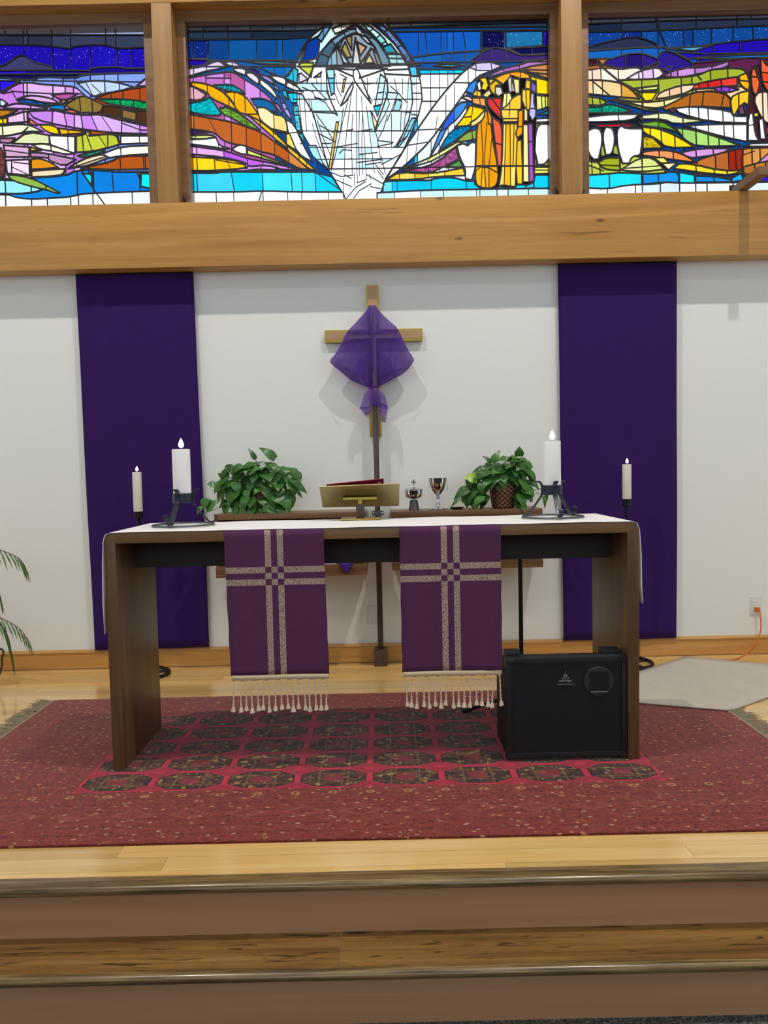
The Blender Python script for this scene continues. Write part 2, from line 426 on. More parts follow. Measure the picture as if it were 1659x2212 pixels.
# ------------------------------------------------------------------ stained glass
SKYL = SKY
GM = {}
def glass(hexc, tex):
    k = (hexc, tex)
    if k in GM: return GM[k]
    t = NT('glass_'+hexc.strip('#')+dict([('', ''), ('*', '_starred'), ('~', '_etched')])[tex])
    c = lin(hexc)
    T = [max(.004, min(.97, (a*1.22)/s)) if min(c) < .86 else min(.97, a*1.9/s) for a, s in zip(c, SKYL)]
    v = t.co()
    n = t.noise(v, 9, 3)
    oi = t.node('ShaderNodeObjectInfo').outputs['Random']
    f = t.math('ADD', t.math('MULTIPLY', n, .55), t.math('MULTIPLY', oi, .45))
    cc = t.mix(f, tuple(x*.74 for x in T), tuple(min(.97, x*1.14) for x in T))
    if tex == '~':
        h = t.noise(t.co((14, 14, 45), (0, .5, 0)), 2.2, 2, .5, 1.2)
        k2 = t.ramp(t.math('ABSOLUTE', t.math('SUBTRACT', h, .5)), ((.02, (.15, .15, .15)), (.05, (1, 1, 1))))
        cc = t.mix(1.0, cc, k2, 'MULTIPLY')
    if tex == '*':
        d = t.vor(t.co((1.5, 1, 1), (0, .5, 0)), 42)
        k2 = t.ramp(d, ((.10, (1, 1, 1)), (.17, (0, 0, 0))))
        cc = t.mix(k2, cc, (.5, .5, .5))
    sq = t.node('ShaderNodeGamma'); t.l.new(cc, sq.inputs[0]); sq.inputs[1].default_value = .5
    tr = t.node('ShaderNodeBsdfTransparent'); t.l.new(sq.outputs[0], tr.inputs[0])
    t.l.new(tr.outputs[0], t.out.inputs[0])
    GM[k] = t.m
    return t.m
CROP = dict(L=(0, 0, 3.95), A=(380, 20, 3.95), B=(780, 20, 3.77), R=(1180, 0, 3.463), Q=(620, 30, 4.608), S=(900, 100, 4.608))
def pts(crop, s):
    ox, oy, k = CROP[crop]
    n = [float(q) for q in s.replace(',', ' ').split()]
    return [(ox+n[i]/k, oy+n[i+1]/k) for i in range(0, len(n), 2)]
def chaikin(p):
    r = []
    for i in range(len(p)):
        a, b, c = p[i-1], p[i], p[(i+1) % len(p)]
        u = (b[0]-a[0], b[1]-a[1]); v = (c[0]-b[0], c[1]-b[1])
        lu, lv = math.hypot(*u), math.hypot(*v)
        if lu < 1e-6 or lv < 1e-6 or (u[0]*v[0]+u[1]*v[1])/(lu*lv) < math.cos(math.radians(68)):
            r.append(b); continue
        r.append((b[0]-u[0]*.24, b[1]-u[1]*.24)); r.append((b[0]+v[0]*.24, b[1]+v[1]*.24))
    return r
class Pic:
    def __init__(self, outline): self.out = outline; self.reg = []; self.strokes = []
    def C(self, crop, hexc, s, cuts=(), bottom=1900, lead=3.0):      # contour: everything below this line
        p = pts(crop, s); ox, oy, k = CROP[crop]
        self._r(crop, hexc, p+[(p[-1][0], oy+bottom/k), (p[0][0], oy+bottom/k)], cuts, lead); return self
    def P(self, crop, hexc, s, cuts=(), lead=3.0):                  # closed patch
        self._r(crop, hexc, pts(crop, s), cuts, lead); return self
    def _r(self, crop, hexc, p, cuts, lead):
        ox, oy, k = CROP[crop]; cc = []
        if len(p) >= 5 and lead >= 2.95: p = chaikin(p)
        ys = [q[1] for q in p]
        for c in cuts:
            if isinstance(c, str): cc.append(pts(crop, c))
            else: cc.append([(ox+c/k-1.0, min(ys)-3), (ox+c/k+1.5, max(ys)+3)])
        self.reg.append((hexc, p, cc, lead))
    def S(self, crop, wd, s):
        self.strokes.append((wd, pts(crop, s))); return self
def inpoly(x, y, p):
    c = False; j = len(p)-1
    for i in range(len(p)):
        xi, yi = p[i]; xj, yj = p[j]
        if (yi > y) != (yj > y) and x < (xj-xi)*(y-yi)/(yj-yi)+xi: c = not c
        j = i
    return c
def clipseg(a, b, box):
    x0, y0, x1, y1 = box; t0, t1 = 0, 1; dx, dy = b[0]-a[0], b[1]-a[1]
    for p, q in ((-dx, a[0]-x0), (dx, x1-a[0]), (-dy, a[1]-y0), (dy, y1-a[1])):
        if abs(p) < 1e-9:
            if q < 0: return None
        else:
            r = q/p
            if p < 0: t0 = max(t0, r)
            else: t1 = min(t1, r)
    if t0 >= t1: return None
    return (a[0]+dx*t0, a[1]+dy*t0), (a[0]+dx*t1, a[1]+dy*t1)
def make_glass(parent, pic, seed):
    rnd = random.Random(seed)
    V = []; Eg = []; info = []
    xs = [p[0] for p in pic.out]; ys = [p[1] for p in pic.out]; box = (min(xs), min(ys), max(xs), max(ys))
    def line(pl, tagv, closed=False):
        n = len(pl)
        for i in range(n if closed else n-1):
            s = clipseg(pl[i], pl[(i+1) % n], box)
            if s and (abs(s[0][0]-s[1][0])+abs(s[0][1]-s[1][1])) > .05:
                k = len(V); V.extend(Vector(q) for q in s); Eg.append((k, k+1)); info.append(tagv)
    line(pic.out, ('o',), True)
    for i, (h, p, cc, ld) in enumerate(pic.reg):
        line(p, ('r', i), True)
        for c in cc: line(c, ('c', i))
    for wd, p in pic.strokes: line(p, ('s', wd))
    vo, eo, fo, _, oe, _ = delaunay_2d_cdt(V, Eg, [], 0, .02, True)
    bbs = [(min(q[0] for q in r[1]), min(q[1] for q in r[1]), max(q[0] for q in r[1]), max(q[1] for q in r[1])) for r in pic.reg]
    top = []
    for f in fo:
        x = sum(vo[i][0] for i in f)/3; y = sum(vo[i][1] for i in f)/3
        tt = -2
        if inpoly(x, y, pic.out):
            tt = -1
            for i in range(len(pic.reg)-1, -1, -1):
                b = bbs[i]
                if b[0] <= x <= b[2] and b[1] <= y <= b[3] and inpoly(x, y, pic.reg[i][1]): tt = i; break
        top.append(tt)
    ek = {tuple(sorted(e)): k for k, e in enumerate(eo)}
    ef = {}
    for k, f in enumerate(fo):
        for a in range(len(f)):
            ef.setdefault(ek[tuple(sorted((f[a], f[(a+1) % len(f)])))], []).append(k)
    lead = {}; par = list(range(len(fo)))
    def find(a):
        while par[a] != a: par[a] = par[par[a]]; a = par[a]
        return a
    for e, fs in ef.items():
        if len(fs) < 2:
            continue
        a, b = top[fs[0]], top[fs[1]]
        if a == -2 and b == -2: continue
        wd = 0
        if a != b:
            if a == -2 or b == -2: wd = 3.0
            else: wd = min(pic.reg[max(a, b)][3], 9)
        for i in oe[e]:
            if i < len(info):
                q = info[i]
                if q[0] == 's': wd = max(wd, q[1])
                if q[0] == 'c' and a == b == q[1]: wd = max(wd, 1.7)
        if wd: lead[e] = wd
        else:
            par[find(fs[0])] = find(fs[1])
    comp = {}
    for k in range(len(fo)):
        if top[k] >= 0: comp.setdefault(find(k), []).append(k)
    W2 = [onY(p[0], p[1], GY) for p in vo]
    pl = wloc(parent)
    panes = []; filler = MB()
    for r, ks in comp.items():
        ar = sum(abs((vo[fo[k][1]]-vo[fo[k][0]]).cross(vo[fo[k][2]]-vo[fo[k][0]]))/2 for k in ks)
        if ar < 7:
            for k in ks: filler.add([W2[i] for i in fo[k]], [(0, 1, 2)])
            continue
        panes.append((ar, ks))
    panes.sort(key=lambda q: -q[0])
    rest = {}
    for n_, (ar, ks) in enumerate(panes):
        hexs = pic.reg[top[ks[0]]][0].split('|')
        hx = hexs[rnd.randrange(len(hexs))]
        tex = hx[-1] if hx[-1] in '*~' else ''
        idx = {}; v = []; tri = []
        for k in ks:
            q = []
            for i in fo[k]:
                if i not in idx:
                    idx[i] = len(v); v.append(W2[i])
                q.append(idx[i])
            tri.append(q)
        cnt = {}
        for q in tri:
            for a in range(3):
                cnt[(q[a], q[(a+1) % 3])] = 1
        n = len(v); th = .0018
        vv = [(x, y-th, z) for x, y, z in v]+[(x, y+th, z) for x, y, z in v]
        ff = [tuple(q) for q in tri]+[(q[2]+n, q[1]+n, q[0]+n) for q in tri]
        for (a, b) in cnt:
            if (b, a) not in cnt: ff.append((b, a, a+n, b+n))
        if n_ < 300:
            c = Vector(v[0])
            m_ = MB(); m_.add(vv, ff)
            m_.build('pane', glass(hx.rstrip('*~'), tex), parent, smooth=0)
        else:
            rest.setdefault((hx.rstrip('*~'), tex), MB()).add(vv, ff)
    for (hx, tex), m_ in rest.items():
        tag(m_.build('small_panes', glass(hx, tex), parent, smooth=0), kind='stuff')
    px = (W2[0][0]-onY(vo[0][0]+1, vo[0][1], GY)[0])
    px = abs(px)
    lm = MB()
    for e, wd in lead.items():
        a, b = (Vector(W2[i]) for i in eo[e])
        d = b-a
        if d.length < 1e-5: continue
        d.normalize(); h = wd*px/2; s = Vector((-d.z, 0, d.x))*h
        a = a-d*h*.8; b = b+d*h*.8
        y0 = -.0048-.0006*rnd.random(); hh = Vector((0, y0, 0)); h2 = Vector((0, .0045, 0))
        lm.add([a-s+hh, b-s+hh, b+s+hh, a+s+hh, a-s*1.0+h2, b-s+h2, b+s+h2, a+s+h2], [(0, 1, 2, 3), (0, 4, 5, 1), (1, 5, 6, 2), (2, 6, 7, 3), (3, 7, 4, 0), (7, 6, 5, 4)])
    lm.add(filler.v, filler.f)
    lm.build('lead_came', M['lead'], parent, smooth=0)
    return len(panes)
W = '#ffffff'
# ---- left window
L = Pic(pts('L', '-1300,222 1262,222 1322,1790 -1300,1790'))
L.C('L', '#8fa3c8', '-1300,200 1330,200', (45, 445, 605, 905, 990, -240, -520, -800))
L.P('L', '#dfe6ff', '202,235 230,235 230,370 208,370')
L.C('L', '#2a3146|#343c55', '-1300,300 1330,300', (205, 240, 445, 605, 905, 990, -240, -520, -800))  # pale strip and dark row: eave's light gap and shade coloured into panes
L.C('L', '#1c10a8*', '-1300,385 0,385 190,385 450,395 600,420 625,400 770,385 800,385 930,390 1000,420 1330,400', (205, 450, 605, 775, 1000, 1125, -200, -420, -640, -900))
L.P('L', '#3c3c68', '-50,590 60,545 130,490 200,470 260,520 350,545 445,570 450,600 0,605')
L.C('L', '#2a14d8|#181080', '-1300,600 0,605 220,600 445,600 770,605 780,580 1050,570 1060,590 1330,580', (220, 450, 770, -300, -700))
L.C('L', '#101450', '-1300,640 1330,630', (-400, 300, 900))
L.C('L', '#7f9ef0|#6a8ce4', '-1300,655 0,660 270,690 350,655 640,670 700,640 900,630 1330,620', (540, 640, 775, 895, 1010, '270,690 1240,700'))
L.P('L', '#2d1cff', '-1300,690 170,690 0,790 -1300,800', (0, -400, -800))
L.P('L', '#cfe0ff|#b4ccff', '660,710 760,690 900,690 1030,710 1140,745 1010,780 870,800 800,830 740,780', ('700,640 800,830', '780,720 870,800', 895, 1020))
L.P('L', '#d49af0', '1160,740 1230,680 1330,640 1330,725')
L.C('L', '#c47ae0|#e6b8f4|#d89cec', '-1300,830 0,810 130,720 220,700 350,720 500,730 640,740 700,790 760,850', (205, 235, 455, 560, 630, '20,800 120,780 240,790 450,800 700,800', '100,770 130,830', -300, -700))
L.C('L', '#a8481c|#b85620', '770,870 880,805 1040,770 1330,725', (950, 1050, 1195), bottom=1150)
L.P('L', '#b0509c', '440,810 560,795 660,800 590,850 510,850')
L.P('L', '#e2b0f2', '140,850 240,815 330,820 440,840 510,885 330,870')
L.P('L', '#1e5aa8~', '140,850 250,845 420,890 410,910 260,890 170,880')
L.P('L', '#1a7cc0', '410,900 540,890 560,945 430,930')
L.P('L', '#ff7a50', '510,865 540,850 580,860 540,885')
L.P('L', '#d9a0f0', '30,925 60,900 160,880 400,920 400,935 260,930', (260,))
L.P('L', '#cfe8f8', '-1300,860 0,840 60,880 30,915 -1300,930', (0, -500))
L.P('L', '#8a7436', '560,890 690,810 800,850 890,905 850,965 750,960 690,965 560,905', ('675,800 690,970', 785))
L.P('L', '#12b060~', '840,845 1000,845 1120,850 1330,885 1330,945 1100,915 900,880', (1025, 1140))
L.P('L', '#4a2f1c', '880,900 1030,910 1160,945 1330,950 1330,1085 1150,1040 950,985 860,970', (1165,))
L.P('L', '#84683a', '1040,930 1165,960 1160,1030 1040,1005')
L.P('L', '#ff6f5c', '565,930 620,940 690,960 640,970 590,965')
L.P('L', '#b0721c', '-1300,940 0,935 150,940 90,975 0,1005 -1300,1010', (90, -300, -600))
L.P('L', '#eac3ee', '-1300,1030 0,1000 90,990 210,950 235,960 235,1040 60,1055 -1300,1070', (205, 65, -400))
L.P('L', '#ffe000', '-300,1030 0,1012 65,1005 60,1058 -300,1070', (25,))
L.P('L', '#c98af0|#dcb0f8|#d49cf6', '240,950 450,940 560,965 730,985 850,975 1000,1020 1330,1095 1330,1145 1000,1135 830,1120 560,1080 300,1020',
    ('450,935 445,1055', '545,960 575,1090', '635,970 635,1110', '690,975 710,1110', '770,970 840,1130', '850,965 970,1140', '1040,1020 1035,1145', '1040,1050 1200,1110 1330,1110', 1190))
L.P('L', '#ff6f5c', '250,1010 320,1060 310,1072 250,1055')
L.P('L', '#e6f0c0|#f0f8d0', '-1300,1090 0,1075 170,1060 260,1070 370,1125 240,1120 120,1150 20,1165 -1300,1170', (22, '240,1085 120,1200', -400))
L.P('L', '#ffd000', '335,1065 430,1065 490,1090 510,1150 440,1140 380,1110')
L.P('L', '#ffb400', '500,1095 580,1105 720,1120 700,1140 520,1150', (580,))
L.P('L', '#dfeab0', '100,1225 230,1125 420,1155 425,1230 270,1230')
L.P('L', '#fdfff0', '420,1155 640,1165 640,1310 430,1235', (580,))
L.P('L', '#a9b42a|#bac43c', '650,1160 720,1150 730,1120 770,1135 760,1160 900,1145 990,1150 1030,1230 900,1270 800,1290 650,1300', ('700,1140 715,1300', '735,1140 790,1295', '830,1140 915,1270', '985,1140 1020,1240', '920,1150 920,1270'))
L.P('L', W, '1030,1160 1330,1160 1330,1220 1030,1230', (1190,))
L.P('L', '#b97fa8', '-1300,1190 0,1180 130,1180 90,1225 0,1215 -1300,1225', (0, -500))
L.P('L', '#d9a9d0', '30,1240 250,1255 250,1340 50,1340', ('30,1280 250,1310',))
L.P('L', '#f0f2d8', '270,1235 360,1225 440,1240 640,1310 560,1318 440,1290 350,1275', (435,))
L.P('L', '#ffd400', '260,1255 350,1285 260,1290')
L.P('L', '#b487b4|#d0a8d0', '260,1300 410,1310 550,1340 650,1360 550,1420 420,1370 410,1345 260,1340', (415,))
L.P('L', '#2fae8a~', '660,1330 770,1300 900,1265 880,1295 780,1330 690,1345')
L.P('L', '#fff4ea|#fffaf4', '880,1310 1040,1250 1330,1240 1330,1310 1030,1330 920,1350', (1030,))
L.P('L', '#f6e0c0', '580,1440 650,1390 760,1340 880,1315 930,1345 760,1410 650,1430', (650, '600,1435 920,1330'))
L.P('L', '#b4561c|#c46424', '690,1440 800,1410 950,1380 1030,1330 1330,1330 1330,1440 1000,1450 780,1440', (1025, 1225, 1240))
L.P('L', '#7a4440~', '-200,1235 0,1240 45,1340 40,1510 -200,1520', (-90,))
L.P('L', '#c98a30|#e0b060', '-1300,1235 -200,1235 -200,1520 -1300,1520', (-420, -700, -1000, '-1300,1380 -200,1360'))
L.P('L', '#f1d4f4|#e8b8f0', '50,1370 250,1360 255,1500 180,1490 60,1480', ('100,1360 100,1490', '100,1425 250,1495', '120,1385 250,1400'))
L.P('L', '#d98e18', '265,1360 330,1350 420,1380 500,1430 390,1440 265,1445')
L.P('L', '#f4d8b0', '270,1460 400,1450 555,1440 540,1490 440,1505 270,1510')
L.C('L', '#0a84e0|#0678d4', '-1300,1530 0,1530 260,1520 560,1500 640,1460 740,1450 940,1460 1000,1470 1330,1465', (660, 800, '955,1450 970,1640', 1195))
L.P('L', '#7ae8ff|#9cf0ff', '-1300,1535 0,1535 180,1545 380,1610 300,1640 150,1655 0,1650 -1300,1650', (45, 265, -300, -600, -900))
L.P('L', '#00f0ff', '1205,1480 1330,1485 1330,1620 1200,1590')
L.P('L', '#10d8f0', '700,1480 785,1485 785,1580')
L.P('L', '#ff5a48', '760,1470 795,1475 780,1500')
L.P('L', '#ffcf90', '1170,1470 1200,1475 1185,1510')
L.P('L', '#8fb84e', '60,1490 180,1500 300,1535 390,1580 510,1645 480,1650 400,1620 300,1600 110,1545', (390,))
L.C('L', '#d8f4ff|#ffffff|#e8f8ff', '-1300,1650 50,1655 150,1690 270,1700 450,1690 600,1680 700,1655 800,1650 1130,1635 1330,1630', (50, 270, 405, 605, 670, 795, 1130, -250, -500, -800, -1050))
L.S('L', 3, '690,1450 800,1620 905,1760')
# ---- centre window
Cn = Pic([(404, 55), (1184, 42), (1188, 440), (415, 452)])
Cn.C('A', '#6f8cae|#86a2c0', '80,100 3300,60', (235, 445, 640, 915, 1020, 1200))
Cn.P('B', '#a9c4d4|#b8d0dc', '230,80 1600,80 1600,160 230,170', (405, 605, 800, 1110, 1365))
Cn.P('B', '#1a3450', '-1600,110 2000,60 2000,95 -1600,150', lead=2)
Cn.C('A', '#1c2a40|#22344c', '80,190 1240,180 3300,100', (235, 445, 640, 1020, 1700, 2000, 2300, 2600))  # dark row: shade of the eave outside put into the pane colour
Cn.C('A', '#0d4c94|#0e4288|#0f5498', '80,260 1200,250 1500,160 3300,150', (280, 455, 690, 865, 910, 1200))
Cn.P('A', '#0a2a80*', '80,265 275,265 275,425 80,425', (150,))
Cn.C('B', '#1254b4|#1460c4', '230,185 980,175 1600,170', (470, '520,170 540,380', 655, 705, 755, '830,170 860,380', 975, 1165, 1485))
Cn.P('B', '#06104a*', '985,180 1160,180 1160,320 985,320')
Cn.P('B', '#1c6ca0*', '1175,180 1480,175 1480,300 1180,320')
Cn.P('B', '#2410a8*', '1485,175 1600,175 1600,300 1485,300')
Cn.P('A', '#2410a0', '80,430 240,430 290,440 220,490 80,480')
Cn.C('A', '#1a58a0|#1760a8', '290,440 480,440 1160,440 1300,440', (840, 930), bottom=1000)
Cn.P('A', '#3c7c98', '560,440 720,435 1040,450 1040,470 750,470')
Cn.P('A', '#1568b8|#1a74c4', '700,490 1050,480 1000,560 930,590 800,540', (840, 930))
Cn.C('B', '#1a58a8|#1e64b4|#1850a0', '400,395 650,360 950,340 1600,310', (510, 655, 850, 740), bottom=800)
Cn.P('B', '#3fa0b0', '590,460 660,445 800,450 840,460 720,475')
Cn.C('B', '#10d8ff|#18c8f8', '430,490 860,490', (570, 640, 710, 760))
Cn.C('B', '#f8fdff|#eefbff|#ffffff', '460,530 860,525', (570, 640, 710, 760, '480,640 700,640', '500,750 620,750'), lead=2)
# mandorla
Cn.P('Q', '#ffffff|#fafdff|#e4f8ff|#ffffff|#d0f4ff|#fffdf4|#c0eeff|#ffffff', '40,640 120,400 250,220 400,100 980,95 1120,250 1270,480 1330,680 1345,850 1310,1000 1230,1200 1140,1400 980,1640 900,1870 560,1870 540,1760 420,1560 280,1400 160,1200 100,900', lead=2.5)
Cn.P('Q', '#0c3a98', '150,480 200,280 330,210 310,440')
Cn.P('Q', '#3c8ca8', '90,480 180,330 130,490')
Cn.P('Q', '#5a8cb0|#88aec8', '300,240 390,110 450,110 340,280', (360,))
Cn.P('Q', '#56788c|#6e90a4|#48667c', '270,525 330,390 440,260 680,120 870,230 1010,440 1030,520', ('440,260 520,360', '560,180 600,260', '330,390 420,430', '870,230 800,250'))
Cn.P('Q', '#a8acb0|#c0bca8|#8c9aa4', '390,525 420,430 480,330 560,240 680,190 790,230 880,340 950,525', lead=4)
Cn.P('Q', '#8cb8cc|#78a8c0', '390,520 420,430 490,350 500,510', (440,), lead=2.5)
Cn.P('Q', '#4c8ca8', '490,300 560,250 530,330', lead=2.5)
Cn.P('Q', '#a89a50', '545,350 580,280 640,430 600,440', lead=3)
Cn.P('Q', '#a08048', '580,230 645,220 645,360', lead=3)
Cn.P('Q', '#c4a488', '700,280 790,330 730,420', lead=3)
Cn.P('Q', '#c0b078|#d0c490', '820,400 870,490 770,495', lead=3)
Cn.P('Q', '#d4d8dc', '680,240 650,505 735,505', lead=4)
Cn.P('Q', '#c8ccd2', '490,310 530,400 560,490 630,505', lead=4)
Cn.P('Q', '#c8ccd0', '835,345 715,520 760,510', lead=4)
Cn.P('Q', '#8c8c80', '850,350 900,400 950,515 905,515', lead=3)
Cn.P('Q', '#dfe4dc', '450,150 540,108 680,98 560,170 480,200', (540,))
Cn.P('Q', '#b8c0c8', '680,110 800,230 840,310 800,290 690,180', (740,), lead=2.5)
Cn.P('Q', '#50c8c8|#8adcdc|#c8f0f0', '740,100 810,110 960,230 1020,340 950,320 860,210', ('800,190 870,140', '860,260 940,200', '900,320 990,270'), lead=3)
Cn.P('Q', '#2a98b0', '950,330 1030,300 1100,390 990,390')
Cn.P('Q', '#8cc0cc|#a8d4dc', '1000,400 1130,400 1190,500 1020,500', (1090, '1000,440 1180,450'), lead=3)
Cn.P('Q', '#7090d8~', '860,95 960,100 1190,350 1250,490 1185,490 1100,330 960,180', ('960,180 1040,150', '1100,330 1170,300'), lead=4)
Cn.P('Q', '#40c0ff', '1215,525 1300,520 1330,620 1235,620')
Cn.P('Q', '#c4d048', '110,520 140,485 265,485 240,632')
Cn.P('Q', '#20c0e8|#50d0f0', '-20,640 60,530 110,560 100,695', (60,))
Cn.P('Q', '#dcd8f4', '120,600 140,590 210,650 120,690', lead=2.5)
Cn.P('Q', '#dce890', '265,635 345,578 330,625', lead=2.5)
Cn.P('Q', '#60c8f0|#a8e8ff', '390,550 470,550 470,790 440,810', ('390,640 470,640',), lead=3)
Cn.P('Q', '#10d0f0', '5,790 100,785 100,885 45,885', lead=2)
Cn.P('Q', '#60e0f8~', '60,915 110,915 140,1180 90,1150', ('60,1010 130,1010',), lead=2)
Cn.P('Q', '#20c8f0', '110,1180 160,1200 172,1290', lead=2)
Cn.P('Q', '#a8ecff', '205,1310 290,1310 370,1520 260,1420', lead=2)
Cn.P('Q', '#c8f2ff|#e4faff', '930,600 980,640 945,900 875,920', ('880,790 960,780',), lead=2.5)
Cn.P('Q', '#30d0f0', '860,920 935,910 900,1025', lead=2)
Cn.P('Q', '#a0e8f0', '1090,850 1145,870 1120,965 1055,965', lead=2)
Cn.P('Q', '#80dcf4', '1240,1040 1285,1035 1190,1230 1130,1290', lead=2)
Cn.P('Q', '#80d8f8', '1060,1330 1200,1215 1110,1330', lead=2)
Cn.P('Q', '#fffdf4', '660,560 700,545 740,640 835,890 720,740 660,650', lead=3)
Cn.P('Q', '#fffdf4', '655,680 600,770 535,915 590,870 660,740', lead=3)
Cn.P('Q', '#f4c848', '490,1075 515,1075 440,1540 415,1540', ('470,1160 520,1165', '460,1270 490,1275'), lead=2)
Cn.P('Q', '#f0c040', '565,650 587,650 560,780 545,775', lead=2)
Cn.P('Q', '#ffe8b0', '840,970 910,1110 880,1170 860,1100', lead=2)
for s in ('610,850 560,1050 500,1330 440,1560', '640,800 610,1050 580,1300 570,1580', '690,740 690,1100 695,1590', '740,820 770,1250 790,1640', '790,920 830,1250 870,1580', '830,960 900,1250 940,1500',
          '720,980 715,1300 720,1610', '560,940 530,1180', '655,1000 640,1250 650,1590', '750,1000 745,1300 755,1600', '490,1180 660,1150', '470,1330 640,1300 700,1290', '700,1170 850,1150', '520,1390 560,1350 640,1360', '720,1400 900,1380', '700,1480 940,1450', '600,1450 640,1440',
          '270,830 380,880 440,970 500,1010', '290,1000 380,1120 455,1250', '300,1060 360,1240 430,1400', '270,980 490,990', '320,1110 460,1180', '310,1190 450,1260', '120,800 150,1190', '170,820 195,1160', '215,850 230,960', '240,870 260,1030', '250,1090 300,1260 410,1510',
          '340,1290 440,1290', '280,1330 400,1330', '150,730 260,780 280,830 390,860', '240,690 330,790 390,850', '290,650 300,700', '340,600 340,780', '480,600 500,740 540,820', '410,780 470,960', '470,780 520,900', '530,600 600,640',
          '800,640 800,790 850,870', '790,700 880,690', '720,620 780,700', '900,640 890,700', '1000,640 1010,780 1100,790', '1070,650 1100,790', '1150,650 1150,800', '1030,720 1120,800 1190,880', '1210,640 1190,1000', '1100,800 1040,960 1000,1060', '1040,960 1220,980', '1140,880 1130,1150',
          '980,780 1020,900 970,1010 915,1100', '1000,1010 960,1150 900,1260', '1040,1000 1040,1320', '1180,980 1160,1180 1090,1300', '900,1320 1050,1290', '1250,700 1330,690', '1250,790 1340,790', '1240,1000 1310,1010', '900,1260 1060,1280', '940,1500 1130,1400',
          '940,1420 980,1600', '430,1575 540,1620 660,1605', '670,1590 670,1700', '700,1600 700,1680 790,1650', '790,1600 970,1700', '820,1600 830,1640', '640,1640 570,1600', '460,1640 640,1720', '560,1640 560,1860', '590,1840 680,1730 780,1670', '660,1840 720,1760 840,1690', '830,1720 930,1740', '900,1560 960,1640', '780,1500 930,1480', '880,1500 960,1600'):
    Cn.S('Q', 1.6, s)
for s in ('400,100 300,170 200,270 120,400 70,520 10,620', '980,95 1120,250 1270,480 1330,680 1345,850 1310,1000 1230,1200 1140,1400 980,1640', '830,90 950,190 1080,310 1170,430 1210,540 1240,700 1250,880 1210,1060 1100,1320', '690,100 870,230 960,340 1010,440 1030,520',
          '680,120 560,180 440,260 330,390 290,490 250,560 200,680', '390,525 420,430 480,330 560,240 680,190 790,230 880,340 950,525', '390,560 400,780 450,900 500,1010', '960,560 1000,700 1000,800 930,1000 870,1170', '440,545 660,555', '700,545 1000,545 720,640', '490,550 650,620', '980,600 1230,610', '1000,560 1210,550',
          '0,770 150,800 260,990 340,1280 420,1560', '100,720 0,650'):
    Cn.S('Q', 3.0, s)
for s in ('90,690 1330,690', '60,850 480,850', '860,850 1345,850', '80,970 1320,970', '120,1165 880,1170', '200,1330 1180,1330', '60,760 420,770', '300,1450 1060,1440', '60,640 60,1000', '1290,500 1290,1050'):
    Cn.S('Q', 1.3, s)
# left hills of the centre window
Cn.P('A', '#dccdf4', '80,510 220,490 330,445 370,440 430,490 370,510 250,530 80,585', (150, 260))
Cn.P('A', '#dccdf4', '400,455 470,440 540,470 565,490 470,490', (480,))
Cn.P('A', '#3a2080', '600,500 690,510 720,545 720,580 640,530')
Cn.P('A', '#efe6fb', '490,505 560,500 600,520 590,565 500,530', lead=3)
Cn.P('A', '#efe6fb', '605,540 650,540 710,590 705,645 600,570', lead=3)
Cn.P('A', '#f6f0fd', '720,595 800,650 860,730 860,765 790,700 715,640', lead=3)
Cn.P('A', '#9c90f8', '725,555 800,580 835,620 830,640 740,590', lead=3)
Cn.P('A', '#a898ff', '840,630 880,680 885,705 840,670', lead=3)
Cn.P('A', '#7a4cf0|#b0a4ff', '875,735 920,780 985,910 985,945 930,890', ('880,800 940,800', '930,850 970,850'), lead=3)
Cn.P('A', '#f4f8ff', '800,565 900,575 940,600 935,650 860,620', lead=3)
Cn.P('A', '#f8fbff', '950,620 1020,650 1085,705 1000,690 940,660', lead=3)
Cn.P('A', '#18c4ec', '905,690 940,690 955,770 920,740', lead=3)
Cn.C('A', '#c070c8|#cf8ee8|#b05a9a', '80,590 250,560 400,540 480,530 590,600 720,680 830,780 850,860', (150, 260, 415, 470, 590, 720, '250,585 470,590'), bottom=1380)
Cn.P('A', '#d070e0', '840,790 880,820 910,880 900,890 850,830')
Cn.P('A', '#10b8c8~', '320,650 470,640 560,690 590,720 470,700 380,680', (470,))
Cn.P('A', '#1a66a8', '640,765 740,760 830,800 860,880 760,860 680,830')
Cn.P('A', '#fcbc00|#f8b000', '115,635 150,620 270,640 340,670 420,720 520,850 520,862 430,820 300,760 270,710 150,660', (270, 450))
Cn.P('A', '#f8b000|#fcbc08', '410,710 500,700 590,740 660,830 720,930 720,990 610,900 530,880 480,780', (500, 590, '600,895 700,895'))
Cn.P('A', '#ffe48a|#fff0b8', '690,840 760,835 840,900 920,910 950,990 950,1060 840,1040 720,950 700,880', (835, '830,1020 950,1050'))
Cn.P('A', '#fffaf0', '940,940 1010,985 1080,1150 1165,1300 1080,1260 1020,1190 960,1060', ('980,1055 1050,1050', '1060,1150 1090,1140'))
Cn.P('A', '#ffd860', '940,1060 970,1060 1030,1210 940,1150', (945,))
Cn.P('A', '#ffc400', '610,900 720,955 830,1040 950,1160 950,1185 830,1095 720,995', (720, 830))
Cn.P('A', '#f4c430', '950,1165 1060,1250 1190,1372 1150,1372 1040,1290 950,1200', (1050, 1110))
Cn.P('A', '#dfa8b8', '80,650 150,660 260,730 210,780 80,770', (150,))
Cn.P('A', '#10c8d8~', '100,800 200,790 290,750 340,820 385,890 370,910 250,905 100,870')
Cn.P('A', '#7ab83c~', '375,845 440,835 560,900 690,1000 720,1035 600,1000 480,930 390,890', (470, 600))
